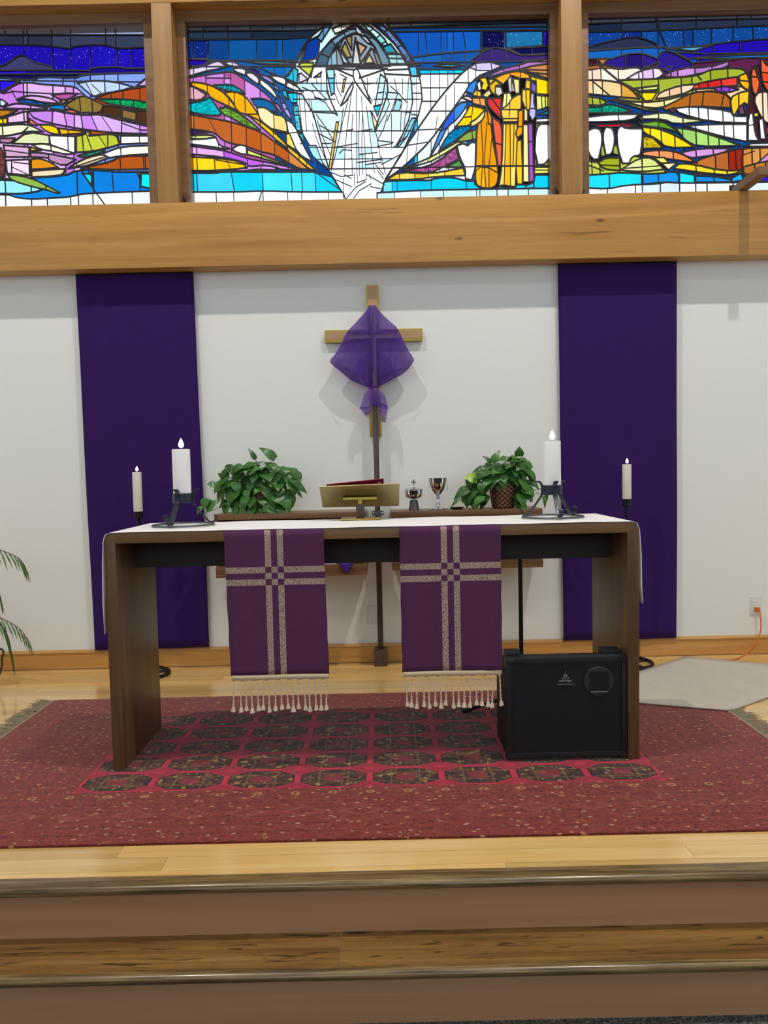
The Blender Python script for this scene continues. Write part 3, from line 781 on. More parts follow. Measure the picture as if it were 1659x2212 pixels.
Cn.P('A', '#b85c20|#c4682c|#d88848', '100,890 240,920 300,930 470,960 610,1005 730,1050 840,1130 960,1210 1140,1370 1050,1360 960,1310 840,1240 720,1215 600,1170 470,1145 400,1120 340,1060 250,1035 100,1020', (155, '280,930 345,1060', 475, 600, 725, 840, 960))
Cn.P('A', '#5a18a0', '100,1030 250,1040 300,1050 100,1062')
Cn.P('A', '#e0ec90', '100,1080 300,1070 340,1092 240,1108 100,1103', (165,))
Cn.P('A', '#ffffff|#fffff4', '100,1112 240,1108 340,1095 370,1165 460,1188 440,1197 300,1172 100,1148', (360,))
Cn.P('A', '#fffff4', '475,1195 540,1155 600,1170 605,1240 540,1230')
Cn.P('A', '#eef4a0|#d8e470', '610,1195 720,1240 850,1290 980,1320 900,1322 740,1272 610,1240', (730,))
Cn.P('A', '#c060f0|#e8b0fa|#d890f4', '100,1165 300,1190 430,1210 600,1270 740,1300 850,1320 1060,1368 900,1370 850,1345 740,1330 620,1345 600,1310 400,1260 100,1235', (180, 410, 610, 740, 850, 955))
Cn.P('A', '#ffc800|#ffe040|#ffd420', '100,1258 330,1270 470,1285 560,1310 610,1352 500,1365 320,1377 100,1377', (180, 330, '430,1280 470,1370', '340,1285 600,1330'))
Cn.P('A', '#b8e860', '600,1376 700,1364 850,1372 850,1378 600,1380', lead=2)
Cn.P('A', '#18c8f8|#00d4ff|#40d8ff', '100,1397 330,1400 400,1387 740,1390 1305,1388 1415,1560 100,1560', (180, '470,1380 500,1560', 740, '980,1380 995,1560', 1075, 1190, '1190,1390 1400,1540'))
Cn.P('A', '#d8f0ff|#ffffff|#b8dcff', '100,1560 500,1560 740,1550 1070,1560 1425,1560 1480,1720 100,1720', (345, 495, '735,1540 685,1720', 745, 955, 1075, 1305))
# right hills of the centre window
Cn.P('B', '#3a2870', '900,415 1000,340 1090,310 1180,330 1300,380 1600,365 1600,400 1200,432 920,432', (970, 1060, 1180))
Cn.P('B', '#12104a', '1200,320 1600,300 1600,360 1300,375', (1390,))
Cn.P('B', '#0a1a4a', '860,470 920,430 1000,430 930,450', lead=2)
Cn.P('B', '#f4f2ff|#ffffff|#faf8ff', '840,500 940,440 1050,430 1150,462 1060,505 940,550 860,660 700,880 560,1080 340,1290 200,1390 330,1170 560,830 700,650', (875, 935, 1060, '745,598 900,600', '550,830 760,830', '440,985 640,975', '480,900 440,1220', '620,880 600,1040', '690,700 690,880', '760,620 760,790', '370,1110 560,1080', '380,1120 370,1260'), lead=3.6)
Cn.P('B', '#d8ccf8|#e4dcfc', '880,475 940,440 1050,430 1150,462 1060,500 950,500', (935, 1060), lead=1.5)
Cn.P('B', '#a868b8|#b87cc4', '1010,550 1160,480 1300,450 1380,420 1600,395 1600,430 1300,490 1180,510 1060,550', (1160, 1290))
Cn.P('B', '#c88850|#e8b488', '1290,490 1420,455 1600,440 1600,600 1400,520', ('1300,490 1600,500', '1400,515 1600,540'))
Cn.P('B', '#f0981c|#f8a828', '1060,570 1200,512 1300,502 1380,535 1600,600 1600,700 1300,720 1040,640', (1215, 1300, 1370))
Cn.P('B', '#ffe000', '1370,540 1600,600 1600,705 1430,690', (1425,))
Cn.P('B', '#e4ec60|#f0f480', '1425,700 1600,712 1600,775 1430,825', (1470, 1500))
Cn.P('B', '#1890c0~', '1435,855 1600,790 1600,870')
Cn.P('B', '#f4f4ff', '1425,892 1600,880 1600,915 1425,922')
Cn.P('B', '#8a9a40', '1400,930 1600,925 1600,1300 1400,1300', (1425,))
Cn.P('B', '#2f8cf0', '850,670 890,600 950,570 930,640 910,690')
Cn.P('B', '#2f60e8|#3f90e8', '555,1215 640,1000 700,880 800,760 860,755 860,790 790,890 700,960 650,1070', (760, '640,1000 720,950'))
Cn.P('B', '#1098d8~', '630,1160 700,1030 780,960 880,940 890,975 760,1075')
Cn.P('B', '#8aa848', '760,1090 860,1000 950,975 950,1055 850,1075', (905,))
Cn.P('B', '#f4f4cc|#e4ec9c', '350,1288 520,1230 700,1130 790,1075 820,1085 680,1180 540,1255', (540, 640))
Cn.P('B', '#c060a8~', '320,1312 540,1285 680,1200 770,1120 795,1220 640,1300 560,1335', (545, 690))
Cn.P('B', '#5c9850', '690,1290 800,1225 832,1285')
Cn.P('B', '#f0e060|#ecc83c', '205,1390 310,1325 560,1342 830,1292 850,1355 620,1362 440,1388', (310, 435, 545, 680))
Cn.C('B', '#00d4ff|#70dcff|#10c8fc', '175,1420 200,1400 440,1392 560,1395 620,1372 760,1370 860,1400 920,1400 1400,1420 1420,1350 1600,1348', (255, 295, 575, 860))
Cn.C('B', '#ffffff|#e8f8ff|#c8f0ff', '130,1495 560,1472 940,1466 1600,1458', (275, 485, 675, 945, 970, 1110, 1200, 1365))
Cn.P('B', '#e8f070', '1410,1285 1600,1285 1600,1335 1410,1342', ('1410,1310 1600,1312',))
# sheep and shepherds
Cn.P('B', W, '790,1150 780,1112 835,1092 868,1112 900,1080 940,1090 948,1200 930,1290 900,1392 850,1382 850,1300 800,1200', lead=3.5)
Cn.P('B', W, '1430,960 1480,925 1600,960 1600,1100 1505,1262 1440,1268 1410,1130', lead=3.5)
D = 3.0
Cn.P('S', '#181410', '585,1000 600,740 560,800 530,800 690,560 590,500 600,340 640,300 720,310 790,330 860,380 940,290 1030,320 1090,320 1190,350 1190,720 1170,1350 1100,1380 1000,1380 980,1410 830,1400 770,1420 640,1420 575,1370', lead=2)
Cn.P('S', '#f8b000|#f0a000|#ffbc10', '600,800 640,700 700,600 740,780 760,950 800,1150 815,1330 770,1412 650,1412 582,1370 590,1150', ('640,700 660,1100 640,1420', '700,760 670,1150 690,1420', '750,900 720,1200 720,1420', '580,1190 815,1190', '580,1250 640,1200 720,1210 810,1260'), lead=D)
Cn.P('S', '#f4b800|#ffca10', '385,802 470,700 530,590 640,610 692,640 600,740 530,790', ('560,590 540,780', '460,710 540,700'), lead=D)
Cn.P('S', '#ffe48a', '545,805 535,760 600,720 682,630 670,720 600,780', lead=D)
Cn.P('S', '#f8a050|#f8b878', '552,512 680,512 692,605 560,572', (630,), lead=D)
Cn.P('S', '#f8e4d8', '448,512 500,490 555,520 545,552 490,530', lead=D)
Cn.P('S', '#f0f0f0', '600,370 635,345 642,430 615,450', lead=2.4)
Cn.P('S', '#ffd020', '620,320 690,310 715,390 690,440 642,430 660,370', lead=2.4)
Cn.P('S', '#ffc818|#ffd84c', '555,490 590,430 640,452 640,507', (600,), lead=2.4)
Cn.P('S', '#ffe890', '650,492 720,430 748,470 700,512', lead=2.4)
Cn.P('S', '#f8d840', '715,330 780,325 730,385', lead=2.4)
Cn.P('S', '#e8b820', '720,392 790,335 845,390 790,390 778,492 740,450', lead=2.4)
Cn.P('S', '#d8d4c4', '785,400 838,405 862,470 810,502 783,470', lead=2.4)
Cn.P('S', '#d83838|#e04444', '700,520 842,510 842,600 836,722 750,640 710,590', ('740,515 840,640',), lead=D)
Cn.P('S', '#f06040|#f47048', '750,700 840,760 852,900 842,1190 808,1190 780,950', ('770,960 850,980',), lead=D)
Cn.P('S', '#f09020', '700,600 745,700 747,780 715,770', lead=2.4)
Cn.P('S', '#d4d0c4', '905,330 940,293 982,450 920,462', (945,), lead=2.4)
Cn.P('S', '#f0e090', '960,318 1022,330 1022,470 982,470', lead=2.4)
Cn.P('S', '#f4c030|#fcd050', '850,600 1000,480 1042,480 1042,620 1000,752 860,752 838,650', ('830,630 1050,630', '930,520 920,700', '850,720 1000,720'), lead=D)
Cn.P('S', '#ffec98', '868,470 930,460 950,520 900,592 848,622', ('900,465 890,600',), lead=2.4)
Cn.P('S', '#fcc838|#ffdc70|#f8bc20', '860,768 1000,768 1012,950 990,1200 982,1402 850,1380 818,1402 850,1180', ('890,768 870,1390', '930,768 935,1402', '970,768 960,1200', '810,1190 1000,1190'), lead=D)
Cn.P('S', '#ffc820', '1000,940 1042,930 1052,1190 1052,1372 1000,1372 990,1200', ('990,1190 1055,1190',), lead=2.4)
Cn.P('S', '#ffe898', '1060,780 1107,778 1118,1352 1060,1352', ('1055,1190 1120,1190',), lead=2.4)
Cn.P('S', '#ff9c00', '1010,640 1060,630 1056,800 1052,880 1000,912 985,860 1010,800', ('1000,800 1056,800',), lead=D)
Cn.P('S', '#f4c020|#ffd84c', '1050,430 1130,430 1132,620 1090,652 1050,540', (1090,), lead=2.4)
Cn.P('S', '#f0c030', '1090,330 1132,340 1132,430 1078,420', lead=2.4)
Cn.P('S', '#f8e090', '1070,600 1105,640 1105,745 1070,745', lead=2.4)
Cn.P('S', '#8060e0', '1142,340 1192,390 1182,470 1142,440', lead=2.4)
Cn.P('S', '#b0a8f8|#c4c0ff', '1140,460 1167,470 1167,560 1187,640 1182,700 1150,742 1118,680', ('1130,620 1180,620',), lead=2.4)
Cn.P('S', '#a050c0|#8040a0', '1110,770 1152,770 1167,1342 1120,1352', ('1110,950 1160,950', '1110,1190 1165,1190'), lead=2.4)
Cn.P('S', '#28b8f0', '1085,1390 1165,1355 1170,1410 1080,1415', lead=2.4)
Cn.S('A', 2.0, '80,490 1300,490').S('Q', 3.4, '250,520 1330,505').S('B', 2.2, '430,437 1600,425')
Cn.S('Q', 2.4, '380,1545 1200,1535').S('B', 2.0, '250,1290 1600,1275').S('Q', 2.0, '880,1165 1250,1165')
# ---- right window
Rn = Pic(pts('R', '292,112 3000,60 3000,1490 300,1490'))
Rn.C('R', '#8ea6dc|#a4b8e8', '280,90 3000,30', (340, 565, 820, 1125, 1430, 1535, 1900, 2300, 2700))
Rn.P('R', '#1c3068', '280,125 1659,95 3000,70 3000,95 1659,115 280,150', lead=2)
Rn.C('R', '#1c2740|#25324e', '280,180 1100,150 1659,140 3000,100', (565, 830, 1125, 1430, 1900, 2300))  # dark row again carries the outside eave's shade in its glass colour
Rn.C('R', '#0e3a88*|#102a80*|#0c4490*', '280,240 850,230 1250,210 1659,190 3000,150', (570, 715, 840, 1030, 1100, 1240, 1400, 1550, 1800, 2100, 2400, 2700))
Rn.P('R', '#26304c', '280,360 480,310 650,275 760,300 840,340 840,380 280,380')
Rn.C('R', '#2010a8|#2818b8', '1130,350 1250,330 1659,290 3000,230', (1250, 1450, 1800, 2200), bottom=600)
Rn.C('R', '#1858b0|#1a64bc', '280,385 480,370 840,350 950,370 1130,380', (565, 720, 840), bottom=600)
Rn.P('R', '#3090c0|#50b0d8', '900,365 1100,350 1240,340 1100,382')
Rn.P('R', '#1c10a0|#2014b8', '960,390 1250,410 3000,350 3000,440 1080,452', (1240, 1430, 1800, 2200))
Rn.P('R', '#1c70c0', '1100,435 1400,412 3000,370 3000,400 1659,430 1350,442')
Rn.C('R', '#5a2048|#701c40', '1000,500 1100,470 1370,450 1540,430 1659,445 3000,450', (1370, 1800, 2200), bottom=700)
Rn.C('R', '#24186c|#2c1c80', '280,440 460,450 600,405 720,400 830,440 850,400 910,375 1060,450 1100,480', (590, 720, 830), bottom=640)
Rn.P('R', '#401828', '280,450 380,440 380,490 280,510')
Rn.P('R', '#c87820', '380,440 460,440 420,490')
Rn.P('R', '#402060', '720,510 840,468 830,500')
Rn.P('R', '#4020d0', '870,520 940,495 920,540')
Rn.C('R', '#f8dcc4|#fbe8d8', '280,520 400,490 540,520 660,505 700,510 760,560', (345, 410, 540, '400,485 530,600'), bottom=700)
Rn.P('R', '#9a6030', '280,500 400,480 560,510 400,512 280,530', lead=2)
Rn.P('R', '#b878c8|#c890d8|#a868b8', '860,570 1000,510 1230,500 1370,455 1360,500 1200,540 1000,582', (930, 1110, 980, 1240))
Rn.P('R', '#e8c8f8|#f0daff', '600,590 700,530 840,500 880,550 830,590 720,605', (690, 720, 800))
Rn.C('R', '#90a028|#a4b438', '545,600 840,590 1090,570 1150,560 1230,520 1380,510 1480,515 1500,560', (840, 1010, 1090, '1110,540 1160,600', 1230, 1360), bottom=760)
Rn.P('R', '#d02828|#e03c34', '1070,640 1250,600 1430,575 1430,640 1200,660 1070,672', (1140, 1210, 1310))
Rn.P('R', '#f8c8a0|#f4dcc0', '820,740 850,690 1000,640 1120,630 1070,690 900,732', (920, 1010))
Rn.C('R', '#f8d0a0|#c87830', '1120,668 1250,660 1440,650 1500,640', (1240,), bottom=760)
Rn.P('R', '#9040d0|#a85ce0', '1250,660 1340,640 1440,670 1370,692 1280,686', (1310, 1370))
Rn.P('R', '#f0c890|#e0a840|#f4dcb4', '280,600 430,600 560,620 640,670 700,740 500,722 280,700', (350, 420, 560, '350,610 480,720'))
Rn.P('R', '#d8e080', '640,665 840,640 830,672 700,682', (720,))
Rn.P('R', '#f8d000', '680,690 830,690 790,752 740,757')
Rn.P('R', '#b06820|#b87028|#a86020', '860,802 960,760 1100,690 1250,680 1370,710 1390,810 1100,792 900,832', ('1080,690 1070,800', '1180,680 1165,800', '1330,690 1310,800'))
Rn.P('R', '#f8e8a0', '500,740 720,770 900,750 1060,705 960,762 850,812 720,802 600,772', (720, 880))
Rn.P('R', '#c8d060', '470,750 600,782 760,832 830,832 700,792 560,755', (720,))
Rn.P('R', '#a8b840|#94a830', '280,720 400,730 455,760 420,792 280,782', (345, 400))
Rn.P('R', '#18b090~|#10a080~', '280,800 400,800 480,775 560,800 645,830 540,847 280,847', (415, 540))
Rn.P('R', '#1c2030', '280,848 700,850 740,960 730,1180 600,1225 540,1230 330,1200 280,1190', lead=2)
Rn.P('R', '#f8faff', '280,880 450,860 540,855 695,855 640,902 420,912 280,912', (540,), lead=3)
Rn.P('R', '#f08060', '690,882 717,875 712,902', lead=2)
Rn.P('R', '#d02040', '330,932 600,925 690,947 400,952', (450, 590), lead=2)
Rn.P('R', '#a8b840', '410,1090 440,1090 440,1165 410,1170', lead=2)
Rn.P('R', '#a8b840', '500,1090 550,1090 550,1165 500,1150', lead=2)
Rn.P('R', '#d83040', '905,822 955,808 962,842')
Rn.P('R', '#ffffff|#f8faff', '960,812 1100,795 1380,830 1400,870 1500,870 1512,922 1230,912 1000,852', (1070, 1140, 1210, 1320, 1400))
Rn.P('R', '#d8e0a0|#e4eab8', '718,862 880,840 960,860 1020,880 1220,905 960,932 880,892 718,892', (840, 1020))
Rn.P('R', '#f4f8ff|#ffffff', '1040,942 1250,930 1525,930 1510,1062 1350,1030 1170,982', (1120, 1215, 1330, 1400))
Rn.P('R', '#5c9828|#6ca838', '690,922 860,900 960,960 1010,1002 900,962 718,942', (840,))
Rn.P('R', '#90c850|#a4d870', '965,955 1100,970 1300,1030 1455,1090 1130,1097 1040,1052 1000,1002', (1020, 1120, 1210, 1290))
Rn.P('R', '#f8d800|#ffe020', '722,950 830,960 940,1000 1050,1060 1110,1102 900,1107 830,1042 722,992', (780, 860, 960))
Rn.P('R', '#e8c820~', '722,1015 800,1030 875,1107 722,1112')
Rn.C('R', '#b0602c|#a02818|#c07030', '1100,1215 1200,1175 1350,1135 1460,1110 1500,1110', (1265, 1365, 1420), bottom=1300)
Rn.P('R', '#f08840|#f49c60', '722,1137 860,1120 1000,1140 1130,1217 1000,1202 860,1182 722,1162', (845, 950))
Rn.P('R', '#c880d0|#d498dc', '1000,1142 1160,1110 1385,1110 1300,1152 1140,1177 1070,1182', (1120, 1250))
Rn.C('R', '#d89040|#e0a050', '1468,1130 1480,1110 1600,1105 3000,1080', (1540, 1600, 1900, 2200, 2500, '1470,1160 1560,1130'), bottom=1320)
Rn.P('R', '#d890d8', '1580,1220 1659,1150 1800,1140 1800,1185')
Rn.P('R', '#c08030|#a86828', '1470,1250 1600,1215 1800,1180 3000,1160 3000,1320 1480,1312', (1560, 1640, 1900, 2300))
Rn.C('R', '#c0d050|#cedc6c', '280,1195 400,1220 520,1170 720,1168 890,1262', (340, 400, '300,1230 430,1280'), bottom=1320)
Rn.P('R', '#a0b020', '388,1217 450,1180 550,1182 552,1277 430,1267', ('400,1235 550,1240',))
Rn.P('R', '#e0e8a0|#d4e084', '555,1272 700,1180 800,1180 882,1267 700,1287', (715, '580,1260 860,1240'))
Rn.P('R', '#f0e060', '800,1180 880,1178 920,1215 860,1222', lead=2.5)
Rn.P('R', '#f4f0b0', '860,1222 980,1215 912,1272')
Rn.P('R', '#f8e030|#f0d828', '955,1262 1000,1220 1130,1235 1250,1265 1380,1280 1475,1268 1380,1312 1200,1297', (1120, 1255, 1350))
for s in ('310,980 360,955 410,970 420,1060 390,1192 340,1192 300,1100 295,1010', '425,990 450,948 500,960 515,1050 490,1152 445,1162 425,1060', '525,980 560,940 600,962 720,962 718,1060 702,1160 640,1172 620,1222 570,1222 535,1120'):
    Rn.P('R', W, s, lead=3.5)
Rn.P('R', '#402028', '1500,560 1540,500 1600,480 3000,480 3000,1060 1500,1060', (1900, 2300), lead=2)
Rn.P('R', '#c0a040|#e0b860|#a86a30', '1720,520 3000,500 3000,1060 1720,1050', (1900, 2100, 2300, 2600, '1720,700 3000,680', '1720,880 3000,860'))
Rn.P('R', '#f8b810|#ffc830', '1440,570 1500,545 1525,620 1512,680 1450,640', ('1440,600 1520,610',))
Rn.P('R', '#f8c010|#ffd030', '1375,732 1450,690 1520,680 1512,792 1480,770 1440,802 1412,862 1388,852', ('1440,690 1440,800',))
Rn.P('R', '#7a4068', '1440,810 1475,780 1490,855 1440,855')
Rn.P('R', '#f06838|#f48858', '1530,540 1560,503 1580,560 1602,620 1570,722 1538,680', ('1530,570 1590,580',))
Rn.P('R', '#f04820|#f46040', '1600,470 1620,430 1640,480 1690,500 1720,520 1720,700 1620,662', ('1605,540 1720,550', '1610,610 1720,620'))
Rn.P('R', '#f8d0a8|#fbe0c4', '1548,742 1600,680 1720,700 1720,942 1640,922 1590,852', (1620, 1660))
Rn.P('R', W, '1510,862 1545,840 1562,1000 1592,1052 1508,1052', ('1510,940 1560,930',))
Rn.P('R', W, '1590,900 1622,880 1642,1042 1600,1042')
Rn.P('R', '#ffe030', '1552,850 1585,840 1585,875 1555,875', lead=2)
Rn.P('R', '#c02030', '1642,952 1720,940 1720,1030 1645,1002')
Rn.P('R', '#f0f4ff', '1480,1092 1560,1068 3000,1055 3000,1085 1560,1097', (1700, 2000))
Rn.C('R', '#00d4ff|#20dcff', '280,1312 480,1300 560,1290 720,1300 840,1300 960,1280 1110,1310 1400,1330 1460,1295 1480,1320 1659,1330 3000,1280', (475, 715, 840, 1000, 1110, 1255, 1380, 1560, 1800, 2100))
Rn.P('R', '#1890e8|#1478dc', '722,1302 840,1300 955,1282 992,1300 992,1370 900,1362 722,1378', (838,))
Rn.P('R', '#1890e8|#20a8f0', '1115,1315 1255,1320 1400,1345 1385,1362 1115,1362', (1255,))
Rn.P('R', '#18b0f0', '1380,1340 1460,1295 1478,1345 1400,1362')
Rn.P('R', '#ff7868', '1480,1300 1520,1305 1490,1322', lead=2)
Rn.P('R', '#2818f0', '1485,1335 1560,1325 3000,1290 3000,1340 1480,1358', (1560, 1700))
Rn.C('R', '#e8f4ff|#ffffff|#d8ecff', '280,1405 460,1415 600,1385 850,1375 900,1362 990,1370 1120,1370 1400,1365 1659,1362 3000,1320', (460, 670, 720, 855, 1000, 1120, 1205, 1400, 1700, 2000, 2300))
Rn.S('R', 2.4, '820,115 850,240 905,375').S('R', 3, '390,480 540,605 720,700').S('R', 1.6, '715,600 718,1320')
pn = []
for i, (pic, (a, b, g0, g1)) in enumerate(zip((L, Cn, Rn), WIN)):
    wn = empty('window_%d' % (i+1), ((a+b)/2, GY, 2.832), ('stained glass window of striped hills and starry night sky', 'stained glass window with a white radiant figure and gold robed shepherds', 'stained glass window with white sheep and a rider on horseback')[i], kind='structure')
    # fixed glass fills the part of the opening outside the photograph's leaded scene
    pn.append(make_glass(wn, pic, i+1))
    fw = MB()
    for q0, q1 in ((a, g0), (g1, b)):
        MB().box(q0, q1, -.028, .075, 2.833, 3.982).build('frame_stile', M['frame'], wn, bev=.004)
    MB().box(g0, g1, -.028, .075, ZG1-.003, 3.982).build('frame_rail', M['frame'], wn, bev=.004)
    MB().box(g0, g1, -.028, .075, 2.833, 2.862).build('frame_rail', M['frame'], wn, bev=.004)
    MB().prism([(-.05, 3.968), (-.0285, 3.955), (-.0285, 3.982), (-.05, 3.982)], 'x', a, b).build('head_moulding', M['frame'], wn)
    for q in (a+.02, b-.02):
        lm = MB(); lm.box(q-.014, q+.014, -.055, -.029, 2.834, 2.846)
        lm.tube([(q, -.042, 2.846), (q+.004, -.048, 2.875), (q-.004, -.046, 2.905)], [.007, .009, .004], 8)
        lm.build('latch', M['iron'], wn)

# ------------------------------------------------------------------ ceiling spotlights
for i, (x, y, z, p) in enumerate(SPOTS):
    tgt = Vector((x*.35, -.6, 1.0))
    e = empty('ceiling_spotlight', (x, y, z), ('black can spotlight hanging over the palm side of the altar', 'black can spotlight hanging over the amplifier side of the altar', 'black can spotlight over the palm side of the nave', 'black can spotlight over the amplifier side of the nave')[i], 'spotlight', 'ceiling spotlights')
    MB().tube([(x, y, 8.199), (x, y, z+.13)], .012, 8).build('stem', M['black'], e)
    d = (tgt-Vector((x, y, z))).normalized()
    c = Vector((x, y, z))
    MB().tube([c-d*.16, c-d*.15, c+d*.06], [.05, .085, .095], 20, cap=False).build('housing', M['black'], e, solid=.004)
    l = bpy.data.lights.new('spot', 'SPOT'); l.energy = p; l.color = (1.0, .955, .89); l.spot_size = math.radians(75); l.spot_blend = .6; l.shadow_soft_size = .07
    o = bpy.data.objects.new('lamp', l); col.objects.link(o); o.parent = e; o.location = d*.07
    o.rotation_euler = d.to_track_quat('-Z', 'Y').to_euler()

# ------------------------------------------------------------------ rug, mat
RX0, RX1, RY0, RY1, RZ = -1.805, 1.66, -2.345, -.70, .008
FX0, FX1, FY0, FY1 = -1.215, 1.062, -1.932, -1.005
t = NT('turkmen_rug')
sp = t.node('ShaderNodeSeparateXYZ'); t.l.new(t.node('ShaderNodeTexCoord').outputs['Object'], sp.inputs[0])
X, Y = sp.outputs[0], sp.outputs[1]
src = t.node('ShaderNodeTexCoord').outputs['Object']
mt = t.math
PXG, PYG = .2846, .1854
u = mt('SUBTRACT', mt('FRACT', mt('DIVIDE', mt('SUBTRACT', X, FX0), PXG)), .5)
v = mt('SUBTRACT', mt('FRACT', mt('DIVIDE', mt('SUBTRACT', Y, FY0), PYG)), .5)
au, av = mt('ABSOLUTE', u), mt('ABSOLUTE', v)
octd = mt('MAXIMUM', mt('MAXIMUM', mt('DIVIDE', au, .455), mt('DIVIDE', av, .438)), mt('DIVIDE', mt('ADD', mt('DIVIDE', au, .455), mt('DIVIDE', av, .438)), 1.48))
gul = mt('LESS_THAN', octd, 1.0); rim = mt('GREATER_THAN', octd, .955)
blk = t.vor(t.co((1, 1, 1), src=src), 62, 'F1', 'MANHATTAN', 1, 1)
sb = t.node('ShaderNodeSeparateColor'); t.l.new(blk, sb.inputs[0])
gcol = t.ramp(sb.outputs[0], ((0, lin('#3a2016')), (.34, lin('#56301c')), (.55, lin('#2a1812')), (.70, lin('#70502a')), (.82, lin('#5a241c')), (.94, lin('#a07a44'))))
for n_ in t.n:
    if n_.type == 'VALTORGB': n_.color_ramp.interpolation = 'CONSTANT'
ctr = mt('LESS_THAN', mt('MAXIMUM', mt('DIVIDE', au, .13), mt('DIVIDE', av, .16)), 1.0)
arm1 = mt('LESS_THAN', mt('MINIMUM', mt('ABSOLUTE', mt('SUBTRACT', au, .2)), mt('MULTIPLY', mt('ABSOLUTE', mt('SUBTRACT', av, .22)), .8)), .014)
gcol = t.mix(mt('MULTIPLY', arm1, .35), gcol, lin('#96703c'))
gcol = t.mix(mt('MULTIPLY', ctr, .75), gcol, lin('#8c2030'))
gcol = t.mix(rim, gcol, lin('#1d0f0e'))
u2 = mt('SUBTRACT', mt('FRACT', mt('ADD', mt('DIVIDE', mt('SUBTRACT', X, FX0), PXG), .5)), .5)
v2 = mt('SUBTRACT', mt('FRACT', mt('ADD', mt('DIVIDE', mt('SUBTRACT', Y, FY0), PYG), .5)), .5)
dia = mt('ADD', mt('DIVIDE', mt('ABSOLUTE', u2), .30), mt('DIVIDE', mt('ABSOLUTE', v2), .30))
spk = t.vor(t.co(src=src), 130)
spkm = mt('LESS_THAN', spk, .30)
dmask = mt('MULTIPLY', mt('LESS_THAN', dia, 1.0), mt('GREATER_THAN', dia, .35))
fred = t.mix(t.noise(t.co(src=src), 9, 3), lin('#ae1c36'), lin('#c42a44'))
field = t.mix(mt('MULTIPLY', dmask, mt('ADD', mt('MULTIPLY', spkm, .5), .35)), fred, lin('#4c161c'))
field = t.mix(gul, field, gcol)
# border
ex = mt('MINIMUM', mt('SUBTRACT', X, RX0), mt('SUBTRACT', RX1, X)); ey = mt('MINIMUM', mt('SUBTRACT', Y, RY0), mt('SUBTRACT', RY1, Y))
nz = t.noise(t.co(src=src), 34, 3)
bcol = t.mix(nz, lin('#6c1f18'), lin('#8e382a'))
ed = mt('MINIMUM', ex, ey)
stripe = mt('LESS_THAN', mt('FRACT', mt('MULTIPLY', ed, 17.0)), .12)
bcol = t.mix(mt('MULTIPLY', stripe, .45), bcol, lin('#4a1516'))
s1 = t.vor(t.co((.65, 1, 1), src=src), 38)
k1 = mt('MULTIPLY', mt('LESS_THAN', s1, .22), mt('GREATER_THAN', t.noise(t.co((1, 2.2, 1), src=src), 14, 2), .44))
bcol = t.mix(mt('MULTIPLY', k1, .75), bcol, lin('#b98a5e'))
e1 = t.vor(t.co((.7, 1.3, 1), src=src), 17, 'DISTANCE_TO_EDGE')
bcol = t.mix(mt('MULTIPLY', mt('LESS_THAN', e1, .03), .16), bcol, lin('#b06a4c'))
e2 = t.vor(t.co((1, 1, 1), loc=(.7, .1, 0), src=src), 23)
bcol = t.mix(mt('MULTIPLY', mt('LESS_THAN', e2, .22), .5), bcol, lin('#4a1416'))
s2 = t.vor(t.co((1, 1, 1), loc=(.3, .2, 0), src=src), 60)
bcol = t.mix(mt('MULTIPLY', mt('LESS_THAN', s2, .27), .65), bcol, lin('#3c1214'))
# row of little rosettes next to the field
ru_ = mt('SUBTRACT', mt('FRACT', mt('DIVIDE', X, .142)), .5); fd = mt('ABSOLUTE', mt('SUBTRACT', Y, FY0-.042))
ros = mt('ADD', mt('POWER', mt('DIVIDE', mt('ABSOLUTE', ru_), .12), 2.0), mt('POWER', mt('DIVIDE', fd, .014), 2.0))
rosm = mt('MULTIPLY', mt('LESS_THAN', ros, 1.0), mt('GREATER_THAN', ros, .25))
bcol = t.mix(mt('MULTIPLY', rosm, .6), bcol, lin('#c09058'))
rv_ = mt('SUBTRACT', mt('FRACT', mt('DIVIDE', X, .205)), .5); fd2 = mt('ABSOLUTE', mt('SUBTRACT', Y, FY0-.20))
lz = mt('ADD', mt('DIVIDE', mt('ABSOLUTE', rv_), .4), mt('DIVIDE', fd2, .045))
lzm = mt('MULTIPLY', mt('LESS_THAN', lz, 1.0), mt('GREATER_THAN', lz, .62))
bcol = t.mix(mt('MULTIPLY', lzm, .16), bcol, lin('#b86a52'))
inf = mt('MULTIPLY', mt('MULTIPLY', mt('GREATER_THAN', X, FX0), mt('LESS_THAN', X, FX1)), mt('MULTIPLY', mt('GREATER_THAN', Y, FY0), mt('LESS_THAN', Y, FY1)))
rc = t.mix(inf, bcol, field)
t.set(rc, .95, 0, .1); t.put(t.b.inputs['Sheen Weight'], .2); t.bump(t.noise(t.co(src=src), 400, 2), .4, .003)
M['rug'] = t.m
rug = empty('area_rug', (0, 0, 0), 'dark red patterned rug with brown octagons under the altar', 'rug')
MB().box(RX0, RX1, RY0, RY1, .0005, RZ).build('pile', M['rug'], rug, origin=(0, 0, 0), bev=.002)
for x in (RX0, RX1):
    MB().tube([(x, RY0+.004, .005), (x, RY1-.004, .005)], .0055, 6).build('binding', M['rugbind'], rug)
random.seed(11)
for s, x in ((-1, RX0), (1, RX1)):
    mb = MB(); n = 330
    for i in range(n):
        y = RY0+(RY1-RY0)*(i+random.random())/n; L_ = random.uniform(.07, .125); a = random.gauss(0, .35)
        p = [Vector((x, y, .005))]
        for k in range(1, 4):
            q = k/3; p.append(Vector((x+s*L_*q*math.cos(a), y+L_*q*math.sin(a)+random.gauss(0, .006), .0045+.004*random.random()*(1-q))))
        mb.strip(p, (0, 1, 0), [.006, .005, .004, .002], .002)
    tag(mb.build('fringe', M['fringe'], rug, smooth=0), kind='stuff')
